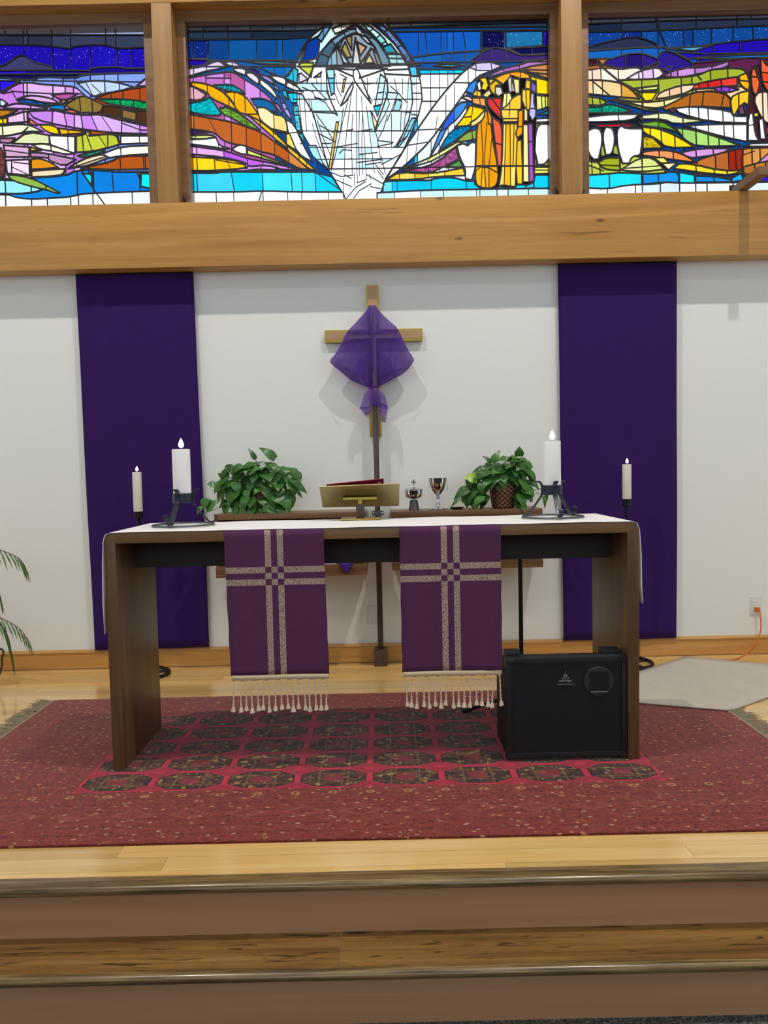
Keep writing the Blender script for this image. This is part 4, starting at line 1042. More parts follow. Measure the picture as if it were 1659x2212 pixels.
mp = [(.90, -.857), (1.646, -1.145), (2.60, -.465), (1.872, -.055)]
mat_ = empty('floor_mat', (1.75, -.6, 0), 'plain grey carpet mat lying partly over the red rug', 'mat')
N_ = 14; G = []
for i in range(N_+1):
    row = []
    for j in range(N_+1):
        a, b = i/N_, j/N_
        x = (mp[0][0]*(1-a)+mp[1][0]*a)*(1-b)+(mp[3][0]*(1-a)+mp[2][0]*a)*b
        y = (mp[0][1]*(1-a)+mp[1][1]*a)*(1-b)+(mp[3][1]*(1-a)+mp[2][1]*a)*b
        onrug = x < RX1+.05 and y < RY1+.05
        row.append((x, y, .0155 if onrug else .0055))
    G.append(row)
MB().grid(G).build('carpet', M['matcarpet'], mat_, solid=.007)

# ------------------------------------------------------------------ altar
AX0, AX1, AYF, AYB, AH = -1.130, 1.030, -1.72, -1.19, .985
al = empty('altar_table', ((AX0+AX1)/2, -1.455, RZ), 'dark walnut altar table with plank legs and a recessed apron', 'table')
MB().prism([(AX0+.046, AH-.042), (AX0+.009, AH-.009), (AX0+.03, AH), (AX1-.03, AH), (AX1-.009, AH-.009), (AX1-.046, AH-.042)], 'y', AYF, AYB).build('tabletop', M['altar_top'], al, bev=.0015)
for x, s in ((AX0, 1), (AX1, -1)):
    MB().prism([(x, RZ+.001), (x, AH-.03), (x+s*.009, AH-.009), (x+s*.046, AH-.042), (x+s*.046, RZ+.001)], 'y', AYF, AYB).build('leg', M['altar'], al, bev=.0015)
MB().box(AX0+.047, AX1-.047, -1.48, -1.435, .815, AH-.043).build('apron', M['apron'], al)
# fair linen
random.seed(5)
path = [(AX0-.012, .575), (AX0-.014, .70), (AX0-.010, .85), (AX0-.0035, AH-.035), (AX0+.0055, AH-.0055), (AX0+.028, AH+.0030)]
nx = 40
path += [(AX0+.028+(AX1-AX0-.056)*k/nx, AH+.0030+.0012*abs(math.sin(k*.9)*math.sin(k*.37+1))) for k in range(1, nx)]
path += [(AX1-.028, AH+.0030), (AX1-.0055, AH-.0055), (AX1+.0035, AH-.035), (AX1+.010, .85), (AX1+.011, .73), (AX1+.016, .652)]
G = []
for i, (x, z) in enumerate(path):
    row = []
    for j in range(9):
        f = j/8; y = AYF-.0015+(AYB-AYF+.002)*f
        zz = z+(.0005*math.sin(i*.8+j) if 5 < i < len(path)-6 else 0)
        if i == 0: zz += .05*f-.0
        if i == len(path)-1: zz += .02*f
        xx = x+(-.010*math.sin(f*5) if i < 2 else 0)
        row.append((xx, y, zz))
    G.append(row)
ln = MB().grid(G).build('altar_linen', M['linen'], origin=(0, -1.455, AH), solid=.002)
tag(ln, 'white linen cloth spread over the altar with both ends hanging', 'cloth')
# paraments
def stripes(name):
    t = NT(name); s_ = t.node('ShaderNodeSeparateXYZ'); src = t.node('ShaderNodeTexCoord').outputs['Object']; t.l.new(src, s_.inputs[0])
    def st_(c):
        a = t.math('ABSOLUTE', c)
        return t.math('MULTIPLY', t.math('GREATER_THAN', a, .0125), t.math('LESS_THAN', a, .0372))
    vx, hz = st_(s_.outputs[0]), st_(s_.outputs[2])
    xr = t.math('ABSOLUTE', t.math('SUBTRACT', vx, hz))
    wv = t.noise(t.co((1, 1, 1), src=src), 260, 2); w2 = t.noise(t.co((240, 1, 900), src=src), 1, 1)
    pur = t.mix(wv, lin('#4f2749'), lin('#66395c'))
    cr = t.ramp(wv, ((.36, lin('#6a4c5c')), (.5, lin('#b09684')), (.7, lin('#c8b29c'))))
    c = t.mix(xr, pur, cr)
    t.set(c, .95, 0, .1); t.bump(w2, .35, .002); t.put(t.b.inputs['Sheen Weight'], .1)
    return t.m
M['parament'] = stripes('purple_weave_with_cross')
random.seed(9)
tm = MB(); prof = []
for k in range(13):
    z = -k*.0078; r = .0021+.0008*math.sin(k*2.4); prof.append((r, z))
prof += [(.0034, -.098), (.0022, -.102), (.0045, -.112), (.0072, -.128), (.003, -.131), (0, -.127)]
tmesh = MB().lathe(prof, n=8, fn=lambda r, z, a, j: r*(1+.25*math.sin(3*a+z*400)) ).build('tassel', M['cream'], None)
TM = tmesh.data; bpy.data.objects.remove(tmesh)
for pi_, (px0, px1, cxp, lab) in enumerate(((-.643, -.243, -.443, 'purple woven altar stole with a pale cross, hanging by the plant shelf without chalice'), (.063, .470, .266, 'purple woven altar stole with a pale cross, hanging beside the amplifier'))):
    e = empty('altar_stole', (cxp, AYF-.011, .8), lab, 'altar cloth', 'woven stoles over the altar front')
    G = []
    zs = [.987]+[.985-.59*k/26 for k in range(1, 27)]
    for k in range(14):
        xx = px0+(px1-px0)*k/13; col_ = [(xx, AYF-.0075, AH+.0012)]
        for q, z in enumerate(zs[1:]):
            d = (985-z*1000)/590
            sway = (.010*(q/26)*(1 if pi_ == 0 else .0))
            col_.append((xx+sway+.0010*math.sin(q*.9+k)*(k in (0, 13)), AYF-.0085-.004*math.sin(k*.55+pi_*2)*(q/26)-.001, z))
        G.append(col_)
    zb_ = G[0][-1][2]
    MB().grid(G).build('cloth', M['parament'], e, solid=.003)
    sh = .010 if pi_ == 0 else 0
    G2 = [[(px0+sh+.003+(px1-px0-.006)*k/17, AYF-.0105-.003*math.sin(k*.45+pi_*2), zb_+.001-q*.0115+(.004*abs(math.sin(k*1.57)) if q == 2 else 0)) for q in range(3)] for k in range(18)]
    MB().grid(G2).build('hem', M['creamdk'], e, solid=.003)
    for k in range(17):
        o = bpy.data.objects.new('tassel', TM); col.objects.link(o); o.parent = e
        xx = px0+sh+.012+(px1-px0-.024)*k/16+random.gauss(0, .0012)
        o.location = Vector((xx, AYF-.011-.003*math.sin(k*.45+pi_*2), zb_-.019))-e.location
        o.rotation_euler = (random.gauss(0, .02), random.gauss(0, .03), random.random()*6); s_ = random.uniform(.95, 1.05); o.scale = (1.3, 1.3, s_)

# ------------------------------------------------------------------ candles
def candle(name, c, r, h, mat, label, group, flame=.03):
    e = empty(name, c, label, 'candle', group)
    x, y, z = c
    MB().lathe([(r*.97, 0), (r, .004), (r, h-.003), (r*.96, h), (r*.8, h-.002), (.0, h-.006)], c, 40).build('wax', mat, e)
    MB().tube([(x, y, z+h-.006), (x+.001, y, z+h+.006), (x+.003, y, z+h+.011)], .0013, 6).build('wick', M['wick'], e)
    f = flame
    MB().lathe([(0, 0), (f*.2, f*.08), (f*.29, f*.28), (f*.24, f*.5), (f*.12, f*.78), (0, f)], (x+.002, y, z+h+.006), 14).build('flame', M['flame'], e)
    return e
def iron_stand(c, rot, label):
    e = empty('candle_stand', c, label, 'candle stand', 'wrought iron pillar candle stands on the altar')
    x, y, z = c
    MB().torus((x, y, z+.0045), .130, .0055, 56, 8, .8).build('base_ring', M['ironlite'], e)
    MB().lathe([(.0425, .100), (.0425, .142), (.0405, .142), (.0405, .102), (.0, .102), (.0, .100)], c, 40).build('collar', M['iron'], e)
    for k in range(3):
        a = rot+k*2*PI/3; dx, dy = math.cos(a), math.sin(a)
        def P(r, h): return (x+dx*r, y+dy*r, z+h)
        pr = [(.072, .157), (.062, .1585), (.052, .152), (.0462, .140), (.0455, .120), (.048, .098), (.066, .070), (.092, .035), (.112, .014), (.124, .0125), (.136, .018), (.143, .030), (.139, .041), (.131, .040)]
        leg = MB().strip([P(*q) for q in catmull([(a_, 0, b_) for a_, b_ in pr], 3) for q in [(q[0], q[2])]], (-dy, dx, 0), .018, .0062)
        lo = leg.build('leg', M['iron'], e)
        for b_ in range(3):
            q = .3+.2*b_
            MB().strip([P(.05+.055*q-.0035+.001, .095-.085*q), P(.05+.055*(q+.05)-.0025, .095-.085*(q+.05))], (-dy, dx, 0), .013, .004).build('hammer_mark', M['ironlite'], lo)
    return e
YC = -1.455
zt = AH+.0072
cl = onY(391, 1065, YC); cr_ = onY(1191, 1045, YC)
iron_stand((cl[0]+.006, YC, zt), math.radians(258), 'wrought iron tripod candle stand on the altar end away from the amplifier')
iron_stand((cr_[0]+.004, YC, zt), math.radians(272), 'wrought iron tripod candle stand above the amplifier end of the altar')
candle('pillar_candle', (cl[0]+.006, YC, zt+.1035), .0385, .230, M['wax'], 'thick white lit pillar candle on the altar end away from the amplifier', 'pillar candles on the altar', .042)
candle('pillar_candle', (cr_[0]+.004, YC, zt+.1035), .0375, .230, M['wax'], 'thick white lit pillar candle on the altar end above the amplifier', 'pillar candles on the altar', .042)
for px, yt, yb, lab1, lab2 in ((297, 1020, 1105, 'black floor candle stand behind the altar leg nearer the palm', 'ivory lit candle in black cup before the banner nearer the palm'), (1354, 1003, 1078, 'black floor candle stand behind the altar leg beside the amplifier', 'ivory lit candle in black cup before the banner nearer the orange cord')):
    YS = -.19
    a = onY(px, yt, YS); b = onY(px, yb, YS)
    x = (a[0]+b[0])/2
    e = empty('floor_candle_stand', (x, YS, 0), lab1, 'candle stand', 'floor candle stands behind the altar')
    z0 = b[2]
    MB().lathe([(.010, -.06), (.012, -.045), (.026, -.040), (.028, .0), (.025, 0), (.0, -.001)], (x, YS, z0), 24).build('cup', M['black'], e)
    MB().tube([(x, YS, .012), (x, YS, z0-.05)], .009, 12).build('pole', M['black'], e)
    MB().torus((x, YS, .0105), .145, .0105, 40, 8).build('base_ring', M['black'], e)
    for k in range(2):
        an = .4+k*PI/2; MB().tube([(x-.14*math.cos(an), YS-.14*math.sin(an), .011), (x+.14*math.cos(an), YS+.14*math.sin(an), .011)], .008, 8).build('spoke', M['black'], e)
    candle('taper_candle', (x, YS, z0+.0005), .0268, a[2]-b[2], M['waxy'], lab2, 'candles on the floor stands', .03)

# ------------------------------------------------------------------ missal stand and binder
XM = onY(778, 1090, -1.27)[0]
e = empty('missal_stand', (XM, -1.27, AH+.0072), 'brass missal stand with sloping plate on a wooden post', 'book stand')
p1 = [onY(690, 1052, -1.345), onY(863, 1045, -1.345)]; p0 = [onY(862, 1093, -1.205), onY(697, 1096, -1.205)]
P4 = [Vector(q) for q in (p1[0], p1[1], p0[0], p0[1])]
nrm = (P4[1]-P4[0]).cross(P4[3]-P4[0]).normalized()
if nrm.z < 0: nrm = -nrm
MB().add([q for q in P4]+[q+nrm*.004 for q in P4], [(0, 1, 2, 3), (7, 6, 5, 4), (0, 4, 5, 1), (1, 5, 6, 2), (2, 6, 7, 3), (3, 7, 4, 0)]).build('plate', M['brass'], e, smooth=0)
mid = (P4[0]+P4[1]+P4[2]+P4[3])/4
cz = AH+.0072
MB().box(XM-.078, XM+.078, mid.y-.012, mid.y+.004, mid.z-.016, mid.z-.004).build('bracket_bar', M['brass_dk'], e, bev=.001)
MB().box(XM-.009, XM+.009, -1.278, -1.262, mid.z-.038, mid.z-.012).build('neck', M['brass_dk'], e)
MB().box(XM-.019, XM+.019, -1.29, -1.25, cz+.006, mid.z-.036).build('post', M['polewood'], e, bev=.001)
MB().box(XM-.09, XM+.094, -1.34, -1.22, cz, cz+.006).build('foot_plate', M['brass_dk'], e, bev=.001)
bd = empty('ring_binder', tuple(mid+nrm*.005), 'dark red ring binder lying on the brass missal stand', 'binder')
ux = (P4[1]-P4[0]).normalized(); uy = (P4[0]-P4[3]).normalized(); b0 = P4[3]+ux*.03+nrm*.0045
lw_, dp = .262, (P4[0]-P4[3]).length-.012
def slab(o, w_, d_, h0, h1, h2, h3, name, mt_):
    q = [o, o+ux*w_, o+ux*w_+uy*d_, o+uy*d_]
    lo = [q[0]+nrm*h0, q[1]+nrm*h2, q[2]+nrm*h2, q[3]+nrm*h0]; hi = [q[0]+nrm*h1, q[1]+nrm*h3, q[2]+nrm*h3, q[3]+nrm*h1]
    return MB().add(lo+hi, [(3, 2, 1, 0), (4, 5, 6, 7), (0, 1, 5, 4), (1, 2, 6, 5), (2, 3, 7, 6), (3, 0, 4, 7)]).build(name, mt_, bd, bev=.001)
slab(b0, lw_, dp, .0, .004, .0, .004, 'cover', M['red'])
slab(b0+ux*.004, lw_-.02, dp-.01, .004, .013, .004, .017, 'pages', M['red'])
slab(b0, lw_, dp, .0145, .018, .034, .038, 'cover', M['red'])
slab(b0+ux*(lw_-.003), .004, dp, .0, .037, .0, .038, 'spine', M['red'])
rg = b0+ux*(lw_-.02)+uy*(dp+.0)
MB().torus(tuple(rg+nrm*.02-uy*.008), .011, .0025, 20, 6).build('ring', M['chrome'], bd)

# ------------------------------------------------------------------ credence shelves and what stands on them
def shelf(x0, x1, xr, lab):
    YF = -.285
    zt_ = onY(xr, 1109 if xr < 800 else 1102, YF)[2]; z1 = onY(xr, 1121 if xr < 800 else 1114, YF)[2]
    zl = onY(xr, 1222 if xr < 800 else 1206, YF)[2]; z0 = onY(xr, 1246 if xr < 800 else 1229, YF)[2]
    e = empty('credence_shelf', ((x0+x1)/2, 0, z0), lab, 'shelf', 'wall shelves behind the altar')
    MB().box(x0, x1, YF, -.003, z1, zt_).build('top', M['shelf'], e, bev=.002)
    MB().box(x0, x1, YF, -.003, z0, z0+.02).build('bottom', M['shelf'], e, bev=.001)
    MB().box(x0, x1, YF, YF+.018, z0+.0205, zl).build('front_lip', M['shelf'], e, bev=.001)
    for a in (x0, x1-.02): MB().box(a, a+.02, YF+.02, -.003, z0+.021, z1-.001).build('side', M['shelf'], e)
    MB().box(x0+.021, x1-.021, -.012, -.003, z0+.021, z1-.001).build('back', M['shelf'], e)
    return zt_, z0+.02
YF = -.285
lx0, lx1 = onY(462, 1115, YF)[0], onY(790, 1112, YF)[0]
rx0, rx1 = onY(845, 1107, YF)[0], onY(1172, 1100, YF)[0]
ZL, ZLB = shelf(lx0, lx1, 600, 'walnut wall shelf holding one potted plant')
ZR, ZRB = shelf(rx0, rx1, 1000, 'walnut wall shelf holding the silver chalice and a potted plant')
# things inside the shelves
bx_ = onY(716, 1215, -.2)[0]
o = MB().box(bx_-.07, bx_+.03, -.24, -.08, ZLB+.001, ZLB+.055).build('book', M['paper'], origin=(bx_, -.16, ZLB), bev=.002); tag(o, 'white book lying inside the wall shelf below the bushier plant', 'book')
vx_ = onY(748, 1215, -.27)[0]
G = [[(vx_-.04+.08*i/8, -.301-.002*math.sin(i), ZLB+.058-.062*(j/6)*(1-abs(i-4)/4.6)-.002) if j else (vx_-.04+.08*i/8, -.27, ZLB+.06) for j in range(7)] for i in range(9)]
o = MB().grid(G).build('folded_cloth', M['violet'], origin=(vx_, -.29, ZLB), solid=.003); tag(o, 'violet cloth hanging over the lip of a wall shelf', 'cloth')
o = MB().lathe([(.03, 0), (.034, .01), (.032, .05), (.02, .055), (0, .056)], (vx_+.085, -.2, ZLB+.001), 20).build('dark_jar', M['black'], origin=(vx_+.085, -.2, ZLB)); tag(o, 'small black lidded jar inside the wall shelf beside the violet cloth', 'jar')
gx_ = onY(864, 1222, -.26)[0]
o = MB().lathe([(.02, 0), (.022, .004), (.022, .075), (.012, .088), (.012, .10), (0, .101)], (gx_, -.235, ZRB+.001), 20).build('green_bottle', M['green'], origin=(gx_, -.235, ZRB)); tag(o, 'green bottle standing inside the wall shelf below the silver vessels', 'bottle')
# chalice
YK = -.165; x = onY(946, 1070, YK)[0]; z = ZR+.004
e = empty('chalice', (x, YK, z), 'polished silver chalice with tall flared bowl', 'chalice')
MB().lathe([(.0, .083), (.011, .083), (.022, .094), (.038, .115), (.047, .140), (.0505, .165), (.054, .188), (.0525, .188), (.046, .145), (.034, .115), (.0, .095)], (x, YK, z), 40).build('bowl', M['chrome'], e)
MB().lathe([(.0075, .044), (.006, .060), (.014, .069), (.006, .077), (.009, .083)], (x, YK, z), 24).build('knop', M['chrome'], e)
MB().lathe([(.043, 0), (.043, .004), (.032, .008), (.017, .018), (.010, .034), (.0075, .044)], (x, YK, z), 32).build('foot', M['chrome'], e)
G = []
for i in range(25):
    s_ = -1+2*i/24
    if abs(s_) < .62: xx, zz = s_*.09, .1905
    else:
        q = (abs(s_)-.62)/.38; xx, zz = math.copysign(.0558+.004*q, s_), .1905-.07*q-(.02*q if s_ > 0 else 0)
    G.append([(x+xx, YK-.012+.024*j/3+.001*math.sin(i*1.3+j), z+zz) for j in range(4)])
o = MB().grid(G).build('purificator', M['linen'], origin=(x, YK, z+.19), solid=.0012); tag(o, 'narrow white napkin draped over the chalice rim', 'napkin')
o = MB().lathe([(0, 0), (.062, 0), (.068, .003), (.066, .0035), (.06, .0015), (0, .0015)], (x, YK, ZR+.0008), 36).build('paten', M['chrome'], origin=(x, YK, ZR)); tag(o, 'flat silver plate under the chalice', 'plate')
x = onY(984, 1096, YK)[0]
o = MB().lathe([(0, 0), (.03, 0), (.046, .012), (.044, .0125), (.029, .003), (0, .003)], (x+.008, YK-.01, ZR+.0008), 36).build('shallow_dish', M['black'], origin=(x, YK, ZR)); tag(o, 'shallow dark dish between chalice and plant', 'dish')
# ciborium
x = onY(894, 1070, YK)[0]; z = ZR+.0008
e = empty('ciborium', (x, YK, z), 'silver ciborium with wide bowl, small cross on lid and hammered foot', 'ciborium')
MB().lathe([(.033, 0), (.032, .006), (.027, .030), (.0245, .052), (.021, .062), (0, .062)], (x, YK, z), 32).build('foot', M['pewter'], e)
MB().lathe([(.0, .0625), (.012, .0625), (.012, .068), (.036, .072), (.050, .082), (.054, .098), (.0545, .122), (0, .122)], (x, YK, z), 40).build('bowl', M['chrome'], e)
lid = MB().lathe([(.0, .1222), (.0555, .1222), (.0555, .126), (.03, .134), (.010, .139), (.005, .147), (.008, .152), (0, .156)], (x, YK, z), 36).build('lid', M['chrome'], e)
c = MB(); c.box(x-.0032, x+.0032, YK-.002, YK+.002, z+.154, z+.183).box(x-.013, x+.013, YK-.0019, YK+.0019, z+.1655, z+.1715)
c.box(x-.014, x-.0115, YK-.002, YK+.002, z+.1635, z+.1735).box(x+.0115, x+.014, YK-.002, YK+.002, z+.1635, z+.1735).box(x-.0055, x+.0055, YK-.002, YK+.002, z+.1805, z+.183)
c.build('cross', M['pewter'], lid)

# ------------------------------------------------------------------ wall cross, processional cross, veil
XC = -.036; ZC0, ZC1 = 1.426, 2.348; ZA = 2.041; TH = .0385
e = empty('wall_cross', (XC, 0, ZA), 'brass edged wall cross with tan inlay behind the purple veil', 'cross')
MB().box(XC-.037, XC+.037, -.030, -.002, ZC0, ZC1).build('upright', M['brass_dk'], e, bev=.004)
MB().box(XC-.299, XC-.0375, -.030, -.002, ZA-TH, ZA+TH).build('arm', M['brass_dk'], e, bev=.004)
MB().box(XC+.0375, XC+.301, -.030, -.002, ZA-TH, ZA+TH).build('arm', M['brass_dk'], e, bev=.004)
MB().box(XC-.026, XC+.026, -.034, -.0295, ZA+TH+.01, ZC1-.004).build('inlay', M['inlay'], e)
MB().box(XC-.026, XC+.026, -.034, -.0295, ZC0+.01, ZA-TH-.01).build('inlay', M['inlay'], e)
MB().box(XC-.287, XC-.06, -.034, -.0295, ZA-.022, ZA+.026).build('inlay', M['inlay'], e)
MB().box(XC+.06, XC+.289, -.034, -.0295, ZA-.022, ZA+.026).build('inlay', M['inlay'], e)
YP = -.072; XP = onY(823, 1430, YP)[0]
zk = onY(808, 846, YP)[2]
e = empty('processional_cross', (XP, YP, 0), 'tall dark wooden pole with copper knob in a floor block, veiled at its head', 'processional cross')
MB().box(XP-.040, XP+.040, -.112, -.030, .001, .105).build('base_block', M['polewood'], e, bev=.002)
MB().box(XP-.017, XP+.017, YP-.015, YP+.015, .1055, zk-.01).build('pole', M['polewood'], e, bev=.002)
MB().lathe([(0, -.03), (.014, -.028), (.026, -.012), (.028, .004), (.020, .022), (.010, .032), (0, .034)], (XP, YP, zk), 28).build('knob', M['copper'], e)
zb2 = onY(817, 1108, YP)[2]
br = MB().box(XP-.036, XP+.036, YP-.020, YP-.0155, zb2-.014, zb2+.014).build('clamp', M['ironlite'], e)
MB().box(XP-.024, XP+.024, YP+.0155, -.003, zb2-.012, zb2+.012).build('clamp_arm', M['iron'], br)
for s in (-1, 1): place(MB().lathe([(0, 0), (.005, 0), (.005, .003), (0, .004)], (0, 0, 0), 12), 'bolt', M['chrome'], br, (XP+s*.027, YP-.0200, zb2), (PI/2, 0, 0))
zv1 = onY(804, 668, YP)[2]; zcb = onY(806, 727, YP)[2]
MB().box(XP-.012, XP+.012, YP-.008, YP+.008, zk+.03, zv1-.012).build('cross_upright', M['brass'], e)
MB().box(XP-.155, XP-.0125, YP-.007, YP+.007, zcb-.012, zcb+.012).build('cross_arm', M['brass'], e)
MB().box(XP+.0125, XP+.155, YP-.007, YP+.007, zcb-.012, zcb+.012).build('cross_arm', M['brass'], e)
# veil: soft bag gathered at the knob, two tails below
rowsv = [(660, 796, 812), (668, 793, 816), (680, 783, 826), (695, 770, 842), (708, 757, 856), (716, 749, 862), (727, 743, 867), (740, 737, 873), (754, 730, 880), (766, 722, 887), (775, 714, 893), (781, 713, 894), (790, 722, 889), (800, 735, 881), (810, 746, 868), (819, 757, 851), (827, 771, 836), (833, 786, 824), (838, 797, 815), (842, 799, 814)]
YV = YP-.012
ve = empty('cross_veil', (XP, YV, zk), 'sheer purple veil gathered over the processional cross', 'veil')
NV = 44; G = []
for r_, (py, xa, xb) in enumerate(rowsv):
    A = onY(xa, py, YV); B = onY(xb, py, YV); w2 = (B[0]-A[0])/2; cx = (A[0]+B[0])/2; z = (A[2]+B[2])/2
    full = min(1, max(0, (py-660)/60))*min(1, max(.25, (842-py)/40))
    row = []
    for k in range(NV+1):
        a = 2*PI*k/NV
        xx = math.cos(a); dd = math.sin(a)
        dep = (.010+.040*full)*(.75+.25*math.sin(xx*7+1.0))
        gat = max(0, (py-770)/72)
        dep += (.010*math.sin(xx*15+.7)+.006*math.sin(xx*27))*gat*(1-abs(xx))+.004*math.sin(xx*11+py*.05)*full
        yy = YV-dd*(dep if dd > 0 else .022*full+.004)
        ang = z+(.006*math.sin(a*3)*full if r_ not in (0,) else 0)
        row.append((cx+w2*xx, yy, ang))
    G.append(row)
bag = MB().grid(G).build('bag', M['veil'], ve, smooth=80)
def tail(quad, name, ph):
    G = []
    for i in range(13):
        f = i/12; row = []
        for j in range(9):
            g = j/8
            a = Vector(quad[0]).lerp(Vector(quad[1]), g); b = Vector(quad[3]).lerp(Vector(quad[2]), g)
            p = a.lerp(b, f)
            row.append((p.x, p.y-.020*math.sin(f*PI*.8)-.008*math.sin(g*7+ph)*(.3+f), p.z))
        G.append(row)
    MB().grid(G).build(name, M['veil'], ve, smooth=80)
G = []
for r_, (py, xa, xb) in enumerate([(838, 798, 815), (844, 792, 823), (852, 787, 830), (862, 784, 834), (874, 780, 837), (884, 777, 838)]):
    row = []
    for k in range(17):
        f = k/16; an = PI*f
        u_ = (xa+xb)/2-(xb-xa)/2*math.cos(an)
        cut = (.5-abs(f-.5))
        p = onY(u_, py-(10*max(0, .18-abs(f-.52))/.18 if r_ == 5 else 0), YV-.006-(.012+.022*min(1, r_/2.5))*math.sin(an)-.004*math.sin(f*14+r_*.4))
        row.append(p)
    G.append(row)
MB().grid(G).build('tail', M['veil'], ve, smooth=80)
tail([onY(777, 880, YV-.012), onY(801, 878, YV-.030), onY(800, 893, YV-.026), onY(790, 899, YV-.014)], 'tail', 2)
tail([onY(816, 868, YV-.030), onY(838, 876, YV-.014), onY(833, 914, YV-.012), onY(825, 911, YV-.022)], 'tail', 3)
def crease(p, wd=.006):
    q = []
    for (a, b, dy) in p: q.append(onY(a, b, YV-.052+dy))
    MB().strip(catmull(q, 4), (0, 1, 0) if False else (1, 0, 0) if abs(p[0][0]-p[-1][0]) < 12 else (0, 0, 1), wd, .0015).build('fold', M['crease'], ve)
crease([(804, 666, .030), (803, 690, .008), (804, 720, 0), (805, 760, -.001), (806, 800, 0)], .010)
crease([(750, 719, .030), (775, 718, .004), (805, 717, .0), (835, 716, .004), (860, 714, .030)], .007)
crease([(746, 795, .022), (760, 802, .006), (772, 808, .002)], .008)
crease([(846, 806, .005), (858, 801, .012), (868, 796, .022)], .008)

# ------------------------------------------------------------------ banners
def banner(q, lab):
    YB = -.031
    P = [onY(a, b, YB) for a, b in q]
    e_ = empty('wall_banner', ((P[0][0]+P[1][0])/2, YB, 2.45), lab, 'banner', 'purple wall banners')
    G = []
    for i in range(25):
        f = i/24; row = []
        for j in range(41):
            g = j/40
            xa = P[0][0]*(1-g)+P[3][0]*g; xb = P[1][0]*(1-g)+P[2][0]*g; zz = 2.4515*(1-g)+(P[3][2]*(1-f)+P[2][2]*f)*g
            row.append((xa*(1-f)+xb*f+.003*math.sin(g*9+f*2)*g*(1 if i in (0, 24) else 0), YB-.004*math.sin(f*8+1.5*g)*g-.003*math.sin(f*17+g*3)*g*g+.002, zz))
        G.append(row)
    o = MB().grid(G).build('cloth', M['banner'], e_, solid=.003)
    MB().tube([(P[0][0]+.004, YB, 2.447), (P[1][0]-.004, YB, 2.447)], .004, 8).build('hanging_rod', M['black'], e_)
banner([(163, 595), (417, 590), (453, 1397), (205, 1405)], 'plain deep purple wall banner on the palm side of the altar')
banner([(1205, 575), (1462, 567), (1462, 1378), (1217, 1384)], 'plain deep purple wall banner next to the orange cord outlet')

# ------------------------------------------------------------------ outlets and cord
def outlet(px, py, lab, used):
    c = onY(px, py, -.004); x, z = c[0], c[2]
    e = empty('wall_outlet', (x, 0, z), lab, 'outlet', 'duplex wall outlets')
    MB().box(x-.036, x+.036, -.0065, -.0005, z-.058, z+.058).build('cover_plate', M['plate'], e, bev=.002)
    for s in (-1, 1):
        rc_ = MB().prism([(x-.017+(.004 if k in (0, 3) else 0)*0+dx, z+s*.0195+dz) for k, (dx, dz) in enumerate(((0, -.010), (.006, -.014), (.028, -.014), (.034, -.010), (.034, .010), (.028, .014), (.006, .014), (0, .010)))], 'y', -.0085, -.0064).build('receptacle', M['paper'], e)
        for dx, dz, w_, h_ in ((-.0065, .004, .0018, .008), (.0065, .004, .0018, .0065), (0, -.007, .0045, .0045)):
            if used and s < 0: continue
            MB().box(x+dx-w_/2, x+dx+w_/2, -.0089, -.0084, z+s*.0195+dz-h_/2, z+s*.0195+dz+h_/2).build('slot', M['slot'], rc_)
    return x, z
outlet(803, 1328, 'white duplex outlet behind the wooden pole', False)
ox, oz = outlet(1632, 1308, 'white duplex outlet with the orange plug in it', True)
e = empty('extension_cord', (ox, -.03, oz-.02), 'orange extension cord plugged into the wall and running under the mat', 'cord')
MB().box(ox-.013, ox+.013, -.040, -.0092, oz-.036, oz-.008).build('plug', M['orange'], e, bev=.003)
cp = [(ox+.008, -.038, oz-.022)]+[onY(a, b, yy) for a, b, yy in ((1642, 1328, -.06), (1644, 1350, -.075), (1640, 1375, -.08), (1628, 1398, -.075))]
f0 = onZ(1610, 1414, .006); f1 = onZ(1588, 1424, .006)
cp += [(f0[0], f0[1], .0065), (f1[0], f1[1], .006)]
cp += [(f1[0]-.07, f1[1]-.005, .006)]
MB().tube(catmull(cp, 8), .0042, 8).build('cable', M['orange'], e)

# ------------------------------------------------------------------ bracket arm on the beam
ax = onY(1607, 415, -.135)[0]
e = empty('wooden_bracket', (ax, -.2, 2.833), 'short wooden bracket arm jutting out from the top of the beam', 'bracket')
MB().box(ax-.029, ax+.029, -.375, -.03, 2.8335, 2.882).build('arm', M['frame'], e, bev=.003)
MB().box(ax-.04, ax+.04, -.0295, -.0285, 2.834, 2.90).build('mounting_plate', M['iron'], e)

# ------------------------------------------------------------------ amplifier
q0, q1 = .487, .980; yf, ybk = -1.716, -1.43; z0 = RZ+.012
zf = onY(1230, 1421, yf)[2]; zbk = onY(1230, 1411, ybk)[2]
e = empty('amplifier', ((q0+q1)/2, -1.57, RZ), 'black combo amplifier standing on the rug against an altar leg', 'amplifier')
MB().prism([(yf+.012, z0), (yf+.012, zf-.004), (yf+.03, zf+.006), (ybk, zbk), (ybk, z0)], 'x', q0+.002, q1-.002).build('cabinet', M['amp'], e, bev=.006)
fr = MB(); fr.box(q0, q1, yf, yf+.0125, z0, z0+.022).box(q0, q1, yf, yf+.0125, zf-.022, zf).box(q0, q0+.020, yf, yf+.0125, z0+.022, zf-.022).box(q1-.020, q1, yf, yf+.0125, z0+.022, zf-.022)
fr.build('front_frame', M['amp'], e, bev=.003)
MB().box(q0+.0205, q1-.0205, yf+.006, yf+.0115, z0+.0225, zf-.0225).build('grille', M['grille'], e)
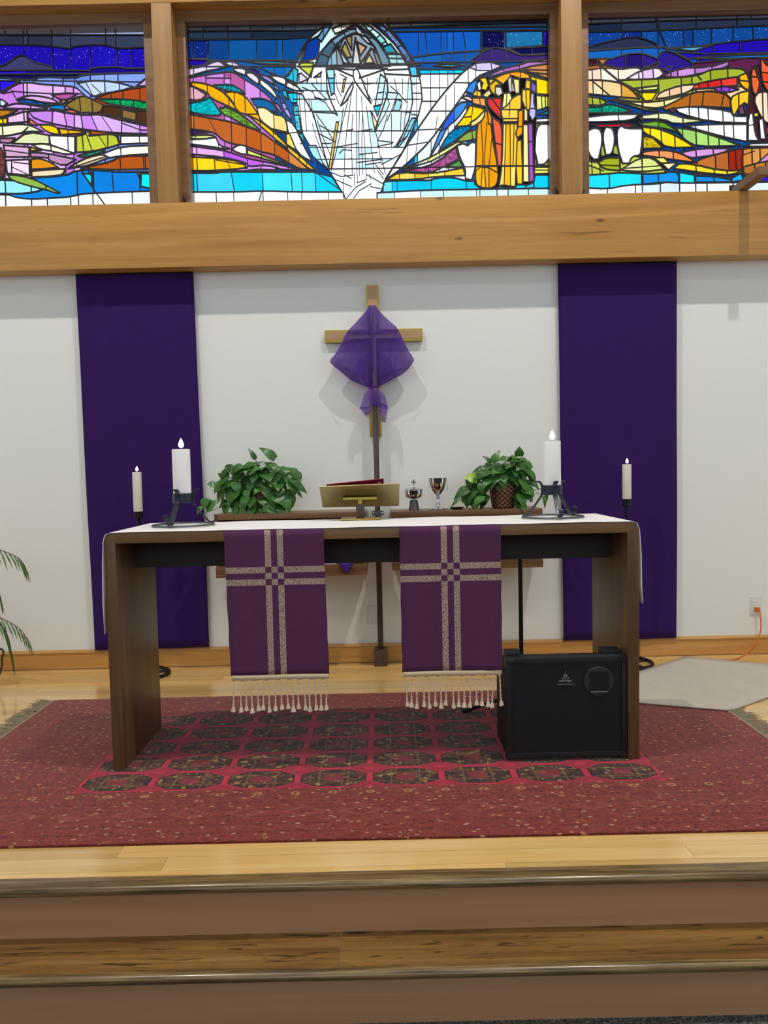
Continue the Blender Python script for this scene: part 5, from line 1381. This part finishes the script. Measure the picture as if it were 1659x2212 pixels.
for x in (q0, q1):
    s = 1 if x == q0 else -1
    for z, d in ((zf, -1), (z0, 1)):
        c = MB(); c.box(min(x-s*.002, x+s*.03), max(x-s*.002, x+s*.03), yf-.003, yf+.03, min(z-d*.0, z+d*.006), max(z, z+d*.006)) if False else c.box(min(x-s*.002, x+s*.004), max(x-s*.002, x+s*.004), yf-.003, yf+.035, min(z-d*.003, z+d*.035), max(z-d*.003, z+d*.035))
        c.box(min(x, x+s*.032), max(x, x+s*.032), yf-.0032, yf+.0015, min(z-d*.003, z+d*.012), max(z-d*.003, z+d*.012))
        c.build('corner_guard', M['horn'] if (x == q0 and d == -1) else M['ampdk'], e, bev=.0015)  # one guard gets a lighter material, its glint put in by colour
for x, w_ in ((q0+.036, .062), (q1-.050, .078)):
    MB().box(x-w_/2, x+w_/2, yf+.034, yf+.105, zf-.012, zf+.020).build('top_block', M['ampdk'], e, bev=.006)
hd = MB().strip(bez((q0+.13, -1.52, zbk+.006), (q0+.17, -1.52, zbk+.020), (q1-.17, -1.52, zbk+.020), (q1-.13, -1.52, zbk+.006), 14), (0, 1, 0), .028, .006).build('handle', M['ampdk'], e)
for x in (q0+.125, q1-.125): MB().box(x-.024, x+.024, -1.535, -1.505, zbk-.004, zbk+.010).build('handle_bracket', M['silver'], hd, bev=.003)
for x in (q0+.04, q1-.04):
    for y in (yf+.05, ybk-.05): MB().lathe([(.018, 0), (.018, .0115), (0, .0115)], (x, y, RZ+.0005), 16).build('foot', M['ampdk'], e)
hc = onY(1294, 1472, yf); R_ = .0605
place(MB().lathe([(R_, 0), (R_, .004), (R_*.97, .006), (0, .006)], (0, 0, 0), 40), 'horn_plate', M['horn'], e, (hc[0], yf+.0062, hc[2]), (PI/2, 0, 0))
mo = MB().box(hc[0]-.041, hc[0]+.041, yf-.0006, yf-.0001, hc[2]-.041, hc[2]+.041).build('horn_mouth', M['grille'], e)
MB().box(hc[0]-.034, hc[0]+.036, yf-.0012, yf-.0006, hc[2]-.043, hc[2]-.0405).build('horn_highlight', M['silver'], mo)  # silver strip laid on as a painted highlight along the horn edge
for k in range(4):
    place(MB().lathe([(0, 0), (.003, 0), (.003, .0015), (0, .002)], (0, 0, 0), 10), 'screw', M['ampdk'], e, (hc[0]+.0505*math.cos(k*PI/2), yf-.0002, hc[2]+.0505*math.sin(k*PI/2)), (PI/2, 0, 0))
ec = onY(1222, 1466, yf)
tri = [(ec[0]-.036, ec[2]-.022), (ec[0]+.036, ec[2]-.022), (ec[0], ec[2]+.034)]
bad = MB().prism(tri, 'y', yf+.002, yf+.0058).build('badge', M['ampdk'], e)
def outline_tri(s, y0, y1, cx, cz, th):
    P = [(cx-s, cz-s*.72), (cx+s, cz-s*.72), (cx, cz+s*.95)]; mb = MB()
    for i in range(3):
        a, b = P[i], P[(i+1) % 3]; mb.strip([(a[0], y0, a[1]), (b[0], y0, b[1])], (0, 1, 0), .0008, th)
    return mb
outline_tri(.0135, yf+.0018, 0, ec[0], ec[2]+.009, .0012).build('emblem_triangle', M['silver'], bad)
MB().tube(catmull([(ec[0]-.003, yf+.0018, ec[2]+.004), (ec[0]-.0035, yf+.0018, ec[2]+.010), (ec[0]+.001, yf+.0018, ec[2]+.0135), (ec[0]+.004, yf+.0018, ec[2]+.0105), (ec[0]+.002, yf+.0018, ec[2]+.006), (ec[0]-.0005, yf+.0018, ec[2]+.0025)], 4), .0007, 6).build('emblem_ear', M['silver'], bad)
MB().lathe([(0, 0), (.0022, 0), (0, .001)], (ec[0], yf+.0015, ec[2]+.028), 8).build('badge_pin', M['silver'], bad)
MB().box(ec[0]-.034, ec[0]+.036, yf+.0012, yf+.0024, ec[2]-.0245, ec[2]-.0228).build('badge_edge', M['silver'], bad)
cu = bpy.data.curves.new('lettering', 'FONT'); cu.body = 'behringer'; cu.size = .0135; cu.align_x = 'CENTER'; cu.extrude = .0003
to = bpy.data.objects.new('lettering_tmp', cu); col.objects.link(to)
me = bpy.data.meshes.new_from_object(to.evaluated_get(bpy.context.evaluated_depsgraph_get()))
bpy.data.objects.remove(to)
me.materials.clear(); me.materials.append(M['silver'])
lt = bpy.data.objects.new('lettering', me); col.objects.link(lt); lt.parent = bad
lt.location = Vector((ec[0], yf+.0016, ec[2]-.0125))-wloc(bad); lt.rotation_euler = (PI/2, 0, 0)

# ------------------------------------------------------------------ microphone stand behind the amplifier
YM = -.99; xm = onY(1125, 1320, YM)[0]
e = empty('microphone_stand', (xm, YM, RZ), 'black tripod microphone stand pole behind the amplifier', 'stand')
MB().tube([(xm, YM, .05), (xm, YM, .93)], .011, 14).build('pole', M['black'], e)
MB().tube([(xm, YM, .93), (xm, YM, .955)], [.014, .012], 14).build('collar', M['black'], e)
MB().lathe([(.018, .0), (.022, .02), (.022, .05), (.014, .06)], (xm, YM, .055), 20).build('hub', M['black'], e)
le = onZ(990, 1537, .02)
for a in (math.atan2(le[1]-YM, le[0]-xm), math.atan2(le[1]-YM, le[0]-xm)+2.1, math.atan2(le[1]-YM, le[0]-xm)+4.2):
    r_ = .31
    lg = MB().tube([(xm+.018*math.cos(a), YM+.018*math.sin(a), .075), (xm+r_*math.cos(a), YM+r_*math.sin(a), .020)], .0085, 10).build('leg', M['black'], e)
    MB().tube([(xm+(r_-.03)*math.cos(a), YM+(r_-.03)*math.sin(a), .023), (xm+(r_+.012)*math.cos(a), YM+(r_+.012)*math.sin(a), .0195)], .0112, 10).build('rubber_foot', M['ampdk'], lg)

# ------------------------------------------------------------------ pothos plants
def leafmesh(name, mat_, wd=.5, droop=.28):
    T = [0, .10, .26, .45, .65, .84, 1.0]; Wd = [.06, .36, .5, .46, .33, .15, 0.0]
    vt = []; fc = []
    for i, (t_, w_) in enumerate(zip(T, Wd)):
        z = -droop*t_*t_+.10*math.sin(t_*PI); w2 = w_*wd/.5*.86
        back = -.10 if i == 1 else 0
        vt += [(t_, 0, z), (t_+back, w2, z+.16*w2-.25*w2*w2), (t_+back, -w2, z+.16*w2-.25*w2*w2)]
    for i in range(6):
        a, b = i*3, i*3+3
        fc += [(a, b, b+1, a+1), (a, a+2, b+2, b)]
    me = bpy.data.meshes.new(name); me.from_pydata(vt, [], fc); me.polygons.foreach_set('use_smooth', [True]*len(fc)); me.materials.append(mat_)
    return me
LM = [leafmesh('leaf', M['leaf'], .5, .28), leafmesh('leaf', M['leaf'], .42, .5), leafmesh('leaf', M['leaf'], .55, .1)]
LML = leafmesh('leaf', M['leaflime'], .46, .2)
def put_leaf(parent, base, tip, nrm, mesh, wscale=1.0):
    b, t_ = Vector(base), Vector(tip); d = t_-b; L_ = d.length; d.normalize()
    n_ = Vector(nrm); n_ = (n_-d*n_.dot(d)).normalized(); s_ = n_.cross(d)
    m_ = Matrix((d*L_, s_*L_*wscale, n_*L_)).transposed().to_4x4(); m_.translation = b-wloc(parent)
    o = bpy.data.objects.new('leaf', mesh); col.objects.link(o); o.parent = parent; o.matrix_local = m_
def plant(cx, yc, zs, lab, poly, n, explicit, vines, seed, bh, br_):
    rnd = random.Random(seed)
    e = empty('potted_pothos', (cx, yc, zs), lab, 'potted plant', 'pothos plants on the wall shelves')
    prof = [(br_*.72, .001), (br_*.78, .006)]+[(br_*(.80+.2*k/11), .012+(bh-.02)*k/11) for k in range(12)]+[(br_*1.04, bh), (br_*.98, bh+.003), (br_*.92, bh-.012), (0, bh-.014)]
    MB().lathe(prof, (cx, yc, zs), 56, lambda r, z, a, j: r+(.0030*(1 if (int(a/(2*PI)*28+.001)+j) % 2 else -1) if 1 < j < 14 else 0)).build('basket', M['wicker'], e, smooth=60)
    top_ = Vector((cx, yc, zs+bh))
    pp = poly
    xs = [p[0] for p in pp]; ys = [p[1] for p in pp]; k = 0; placed = []
    tries = 0
    while k < n and tries < 20000:
        tries += 1
        u_, v_ = rnd.uniform(min(xs), max(xs)), rnd.uniform(min(ys), max(ys))
        if not inpoly(u_, v_, pp): continue
        if any((u_-a)**2+(v_-b)**2 < 90 for a, b in placed) and rnd.random() < .85: continue
        placed.append((u_, v_))
        ctr = onY(u_, v_, yc)
        dx = (ctr[0]-cx)/.28
        yy = yc-.13*math.sqrt(max(0, 1-min(1, dx*dx)))*rnd.uniform(.35, 1.0)+.02
        if yy > -.06: yy = -.06
        p = Vector(onY(u_, v_, yy))
        out = Vector((p.x-cx, (yy-yc)*1.1-.03, 0))
        if out.length < .02: out = Vector((rnd.gauss(0, .1), -.1, 0))
        out.normalize()
        hgt = (p.z-zs)/.33
        dn = rnd.uniform(.35, 1.1)+(.5 if hgt < .4 else 0)-(.55 if hgt > .75 else 0)
        d = (out*rnd.uniform(.5, 1.0)+Vector((rnd.gauss(0, .35), rnd.gauss(0, .15), -dn))).normalized()
        L_ = rnd.uniform(.060, .095)
        tip = p+d*L_*.6; base = p-d*L_*.4
        tip.y = min(tip.y, -.02); base.y = min(base.y, -.02)
        if tip.z < zs-.02: tip.z = zs-.02
        nn = Vector((out.x*.5, -.75, .65))
        put_leaf(e, base, tip, nn, LM[rnd.randrange(3)], rnd.uniform(.9, 1.15))
        if rnd.random() < .55:
            a = Vector((cx+rnd.gauss(0, br_*.4), yc+rnd.gauss(0, .02), zs+bh-.01))
            mid_ = a.lerp(base, .5)+Vector((0, 0, .05))
            MB().tube([a, a.lerp(mid_, .5)+Vector((0, 0, .015)), mid_, mid_.lerp(base, .6)+Vector((0, 0, .01)), base], .0016, 4, cap=False).build('stem', M['vine'], e)
        k += 1
    for (bx0, by0, tx0, ty0, ws, lime) in explicit:
        yy = yc-.06
        put_leaf(e, onY(bx0, by0, yy), onY(tx0, ty0, yy-.015), (0, -.85, .5), LML if lime else LM[2 if ws > .8 else 1], ws)
        MB().tube([top_, top_.lerp(Vector(onY(bx0, by0, yy)), .5)+Vector((0, -.02, .04)), onY(bx0, by0, yy)], .0016, 4, cap=False).build('stem', M['vine'], e)
    for vl in vines:
        MB().tube(catmull([onY(a, b, yc-.07) for a, b in vl], 4), .0017, 5, cap=False).build('vine', M['vine'], e)
YPL = -.155
cl_ = onY(573, 1080, YPL)[0]; cr2 = onY(1087, 1070, YPL)[0]
plant(cl_, YPL, ZL+.0005, 'bushy pothos in a hidden basket on the shelf without chalice',
      [(470, 1060), (478, 1030), (492, 1012), (515, 1002), (545, 996), (585, 996), (615, 1004), (638, 1020), (648, 1045), (640, 1075), (640, 1100), (600, 1106), (560, 1108), (500, 1106), (480, 1095)], 108,
      [(594, 992, 563, 962, .7, 0), (552, 992, 538, 968, .6, 0), (628, 1042, 664, 1058, .75, 0), (634, 1055, 654, 1072, .55, 0), (465, 1047, 447, 1046, 1.1, 0), (436, 1092, 454, 1078, 1.1, 0), (445, 1098, 470, 1084, 1.0, 0), (436, 1095, 422, 1110, .8, 0), (565, 1070, 566, 1093, .9, 1), (488, 1016, 503, 1003, .9, 0), (480, 1030, 470, 1022, .9, 0), (508, 1040, 515, 1065, .9, 0), (560, 1036, 555, 1060, 1.0, 0), (600, 1020, 590, 1045, 1.0, 0)],
      [[(480, 1045), (470, 1047), (464, 1047)], [(486, 1060), (476, 1080), (455, 1095), (437, 1098)], [(490, 1085), (465, 1100), (440, 1108)], [(484, 1040), (476, 1055), (474, 1068)]], 21, .125, .078)
plant(cr2, YPL, ZR+.0005, 'pothos in a brown wicker basket beside the silver vessels',
      [(1010, 1050), (1020, 1030), (1040, 1015), (1055, 1005), (1080, 992), (1100, 985), (1122, 985), (1140, 1005), (1150, 1030), (1150, 1055), (1140, 1095), (1118, 1096), (1118, 1045), (1090, 1040), (1056, 1040), (1050, 1090), (1015, 1094), (1005, 1080)], 88,
      [(1121, 986, 1122, 964, 1.0, 0), (1064, 1000, 1078, 972, .8, 0), (1060, 1000, 1046, 983, .6, 0), (1048, 1010, 1021, 1015, .6, 0), (1030, 1036, 1002, 1029, 1.1, 1), (1061, 1032, 1044, 1047, .8, 1), (1012, 1055, 979, 1073, .8, 0), (992, 1078, 973, 1093, .45, 0), (1142, 1018, 1162, 1036, .7, 0), (1135, 1000, 1152, 1015, .6, 0), (1148, 1040, 1168, 1056, .6, 0), (1080, 1042, 1085, 1068, 1.0, 0), (1178, 1062, 1184, 1082, .6, 0), (1174, 1072, 1180, 1098, .45, 0), (1140, 1068, 1150, 1085, .9, 0)],
      [[(1020, 1050), (1014, 1054), (1000, 1060)], [(1005, 1088), (997, 1082), (992, 1078)], [(1135, 1058), (1155, 1057), (1168, 1055)], [(1140, 1070), (1160, 1066), (1176, 1070)]], 33, .145, .084)

# ------------------------------------------------------------------ palm at the left edge
e = empty('potted_palm', (-2.66, -.36, 0), 'slender potted palm with drooping fronds against the white wall', 'potted plant')
px_, py_ = -2.66, -.36
MB().lathe([(.10, .002), (.115, .01), (.14, .22), (.15, .225), (.15, .25), (.135, .25), (.125, .215), (0, .21)], (px_, py_, 0), 32).build('pot', M['terracotta'], e)
def frond(pts_, n, ll, seed, dr=1.0):
    rnd = random.Random(seed)
    c = catmull(pts_, 10)
    ra = MB().tube(c, [.0045*(1-.75*i/(len(c)-1)) for i in range(len(c))], 5).build('frond', M['palmstem'], e)
    N = len(c)
    for k in range(n):
        f = .38+.62*k/(n-1); i = min(N-2, int(f*(N-1))); p = c[i]; d = (c[i+1]-c[i]).normalized()
        for s in (-1, 1):
            sd = d.cross(Vector((0, 0, 1)))*s
            L_ = ll*(1-.45*abs(f-.6)/.6)*rnd.uniform(.85, 1.1)
            v_ = (d*1.0+sd*.55+Vector((0, 0, -.25*dr))).normalized()
            a = p; b = p+v_*L_*.5+Vector((0, 0, -.02*dr)); q = p+v_*L_*.85+Vector((0, 0, -.40*L_*dr-.02))
            MB().strip([a, b, q], (d.cross(v_).cross(v_)+Vector((0, .001, 0))), [.004, .009, .001], .0012).build('leaflet', M['palm'], ra, smooth=0)
    return ra
YL = -.33
frond([(px_, py_, .22), (px_+.03, py_, .62), onY(-40, 1178, YL), onY(5, 1190, YL), onY(38, 1204, YL), onY(54, 1222, YL)], 11, .11, 1)
frond([(px_, py_, .22), (px_+.06, py_, .40), onY(-30, 1325, YL), onY(8, 1338, YL), onY(42, 1358, YL), onY(64, 1386, YL)], 11, .10, 2)
frond([(px_, py_, .22), (px_+.05, py_-.03, .36), onY(-28, 1340, YL-.06), onY(4, 1352, YL-.06), onY(18, 1380, YL-.06), onY(28, 1422, YL-.06)], 10, .10, 3)
frond([(px_, py_, .22), (px_-.02, py_, .7), onY(-60, 1200, YL), onY(-30, 1230, YL), onY(-5, 1275, YL), onY(2, 1292, YL)], 10, .09, 4)
frond([(px_, py_, .22), (px_-.02, py_, .8), (px_-.12, py_-.05, 1.0), (px_-.3, py_-.1, .95), (px_-.42, py_-.1, .8)], 11, .12, 5)
frond([(px_, py_, .22), (px_-.03, py_-.02, .6), (px_-.15, py_-.12, .8), (px_-.3, py_-.25, .7), (px_-.36, py_-.3, .55)], 11, .12, 6)
frond([(px_, py_, .22), (px_+.0, py_, .9), (px_+.05, py_-.02, 1.15), (px_+.0, py_-.15, 1.15), (px_-.02, py_-.22, 1.0)], 11, .12, 7)
MB().tube(catmull([(px_+.05, py_-.05, .22), onY(-6, 1400, YL-.05), onY(4, 1425, YL-.05), onY(2, 1448, YL-.05), onY(-8, 1470, YL-.05)], 6), .006, 6).build('bent_stem', M['palmstem'], e)
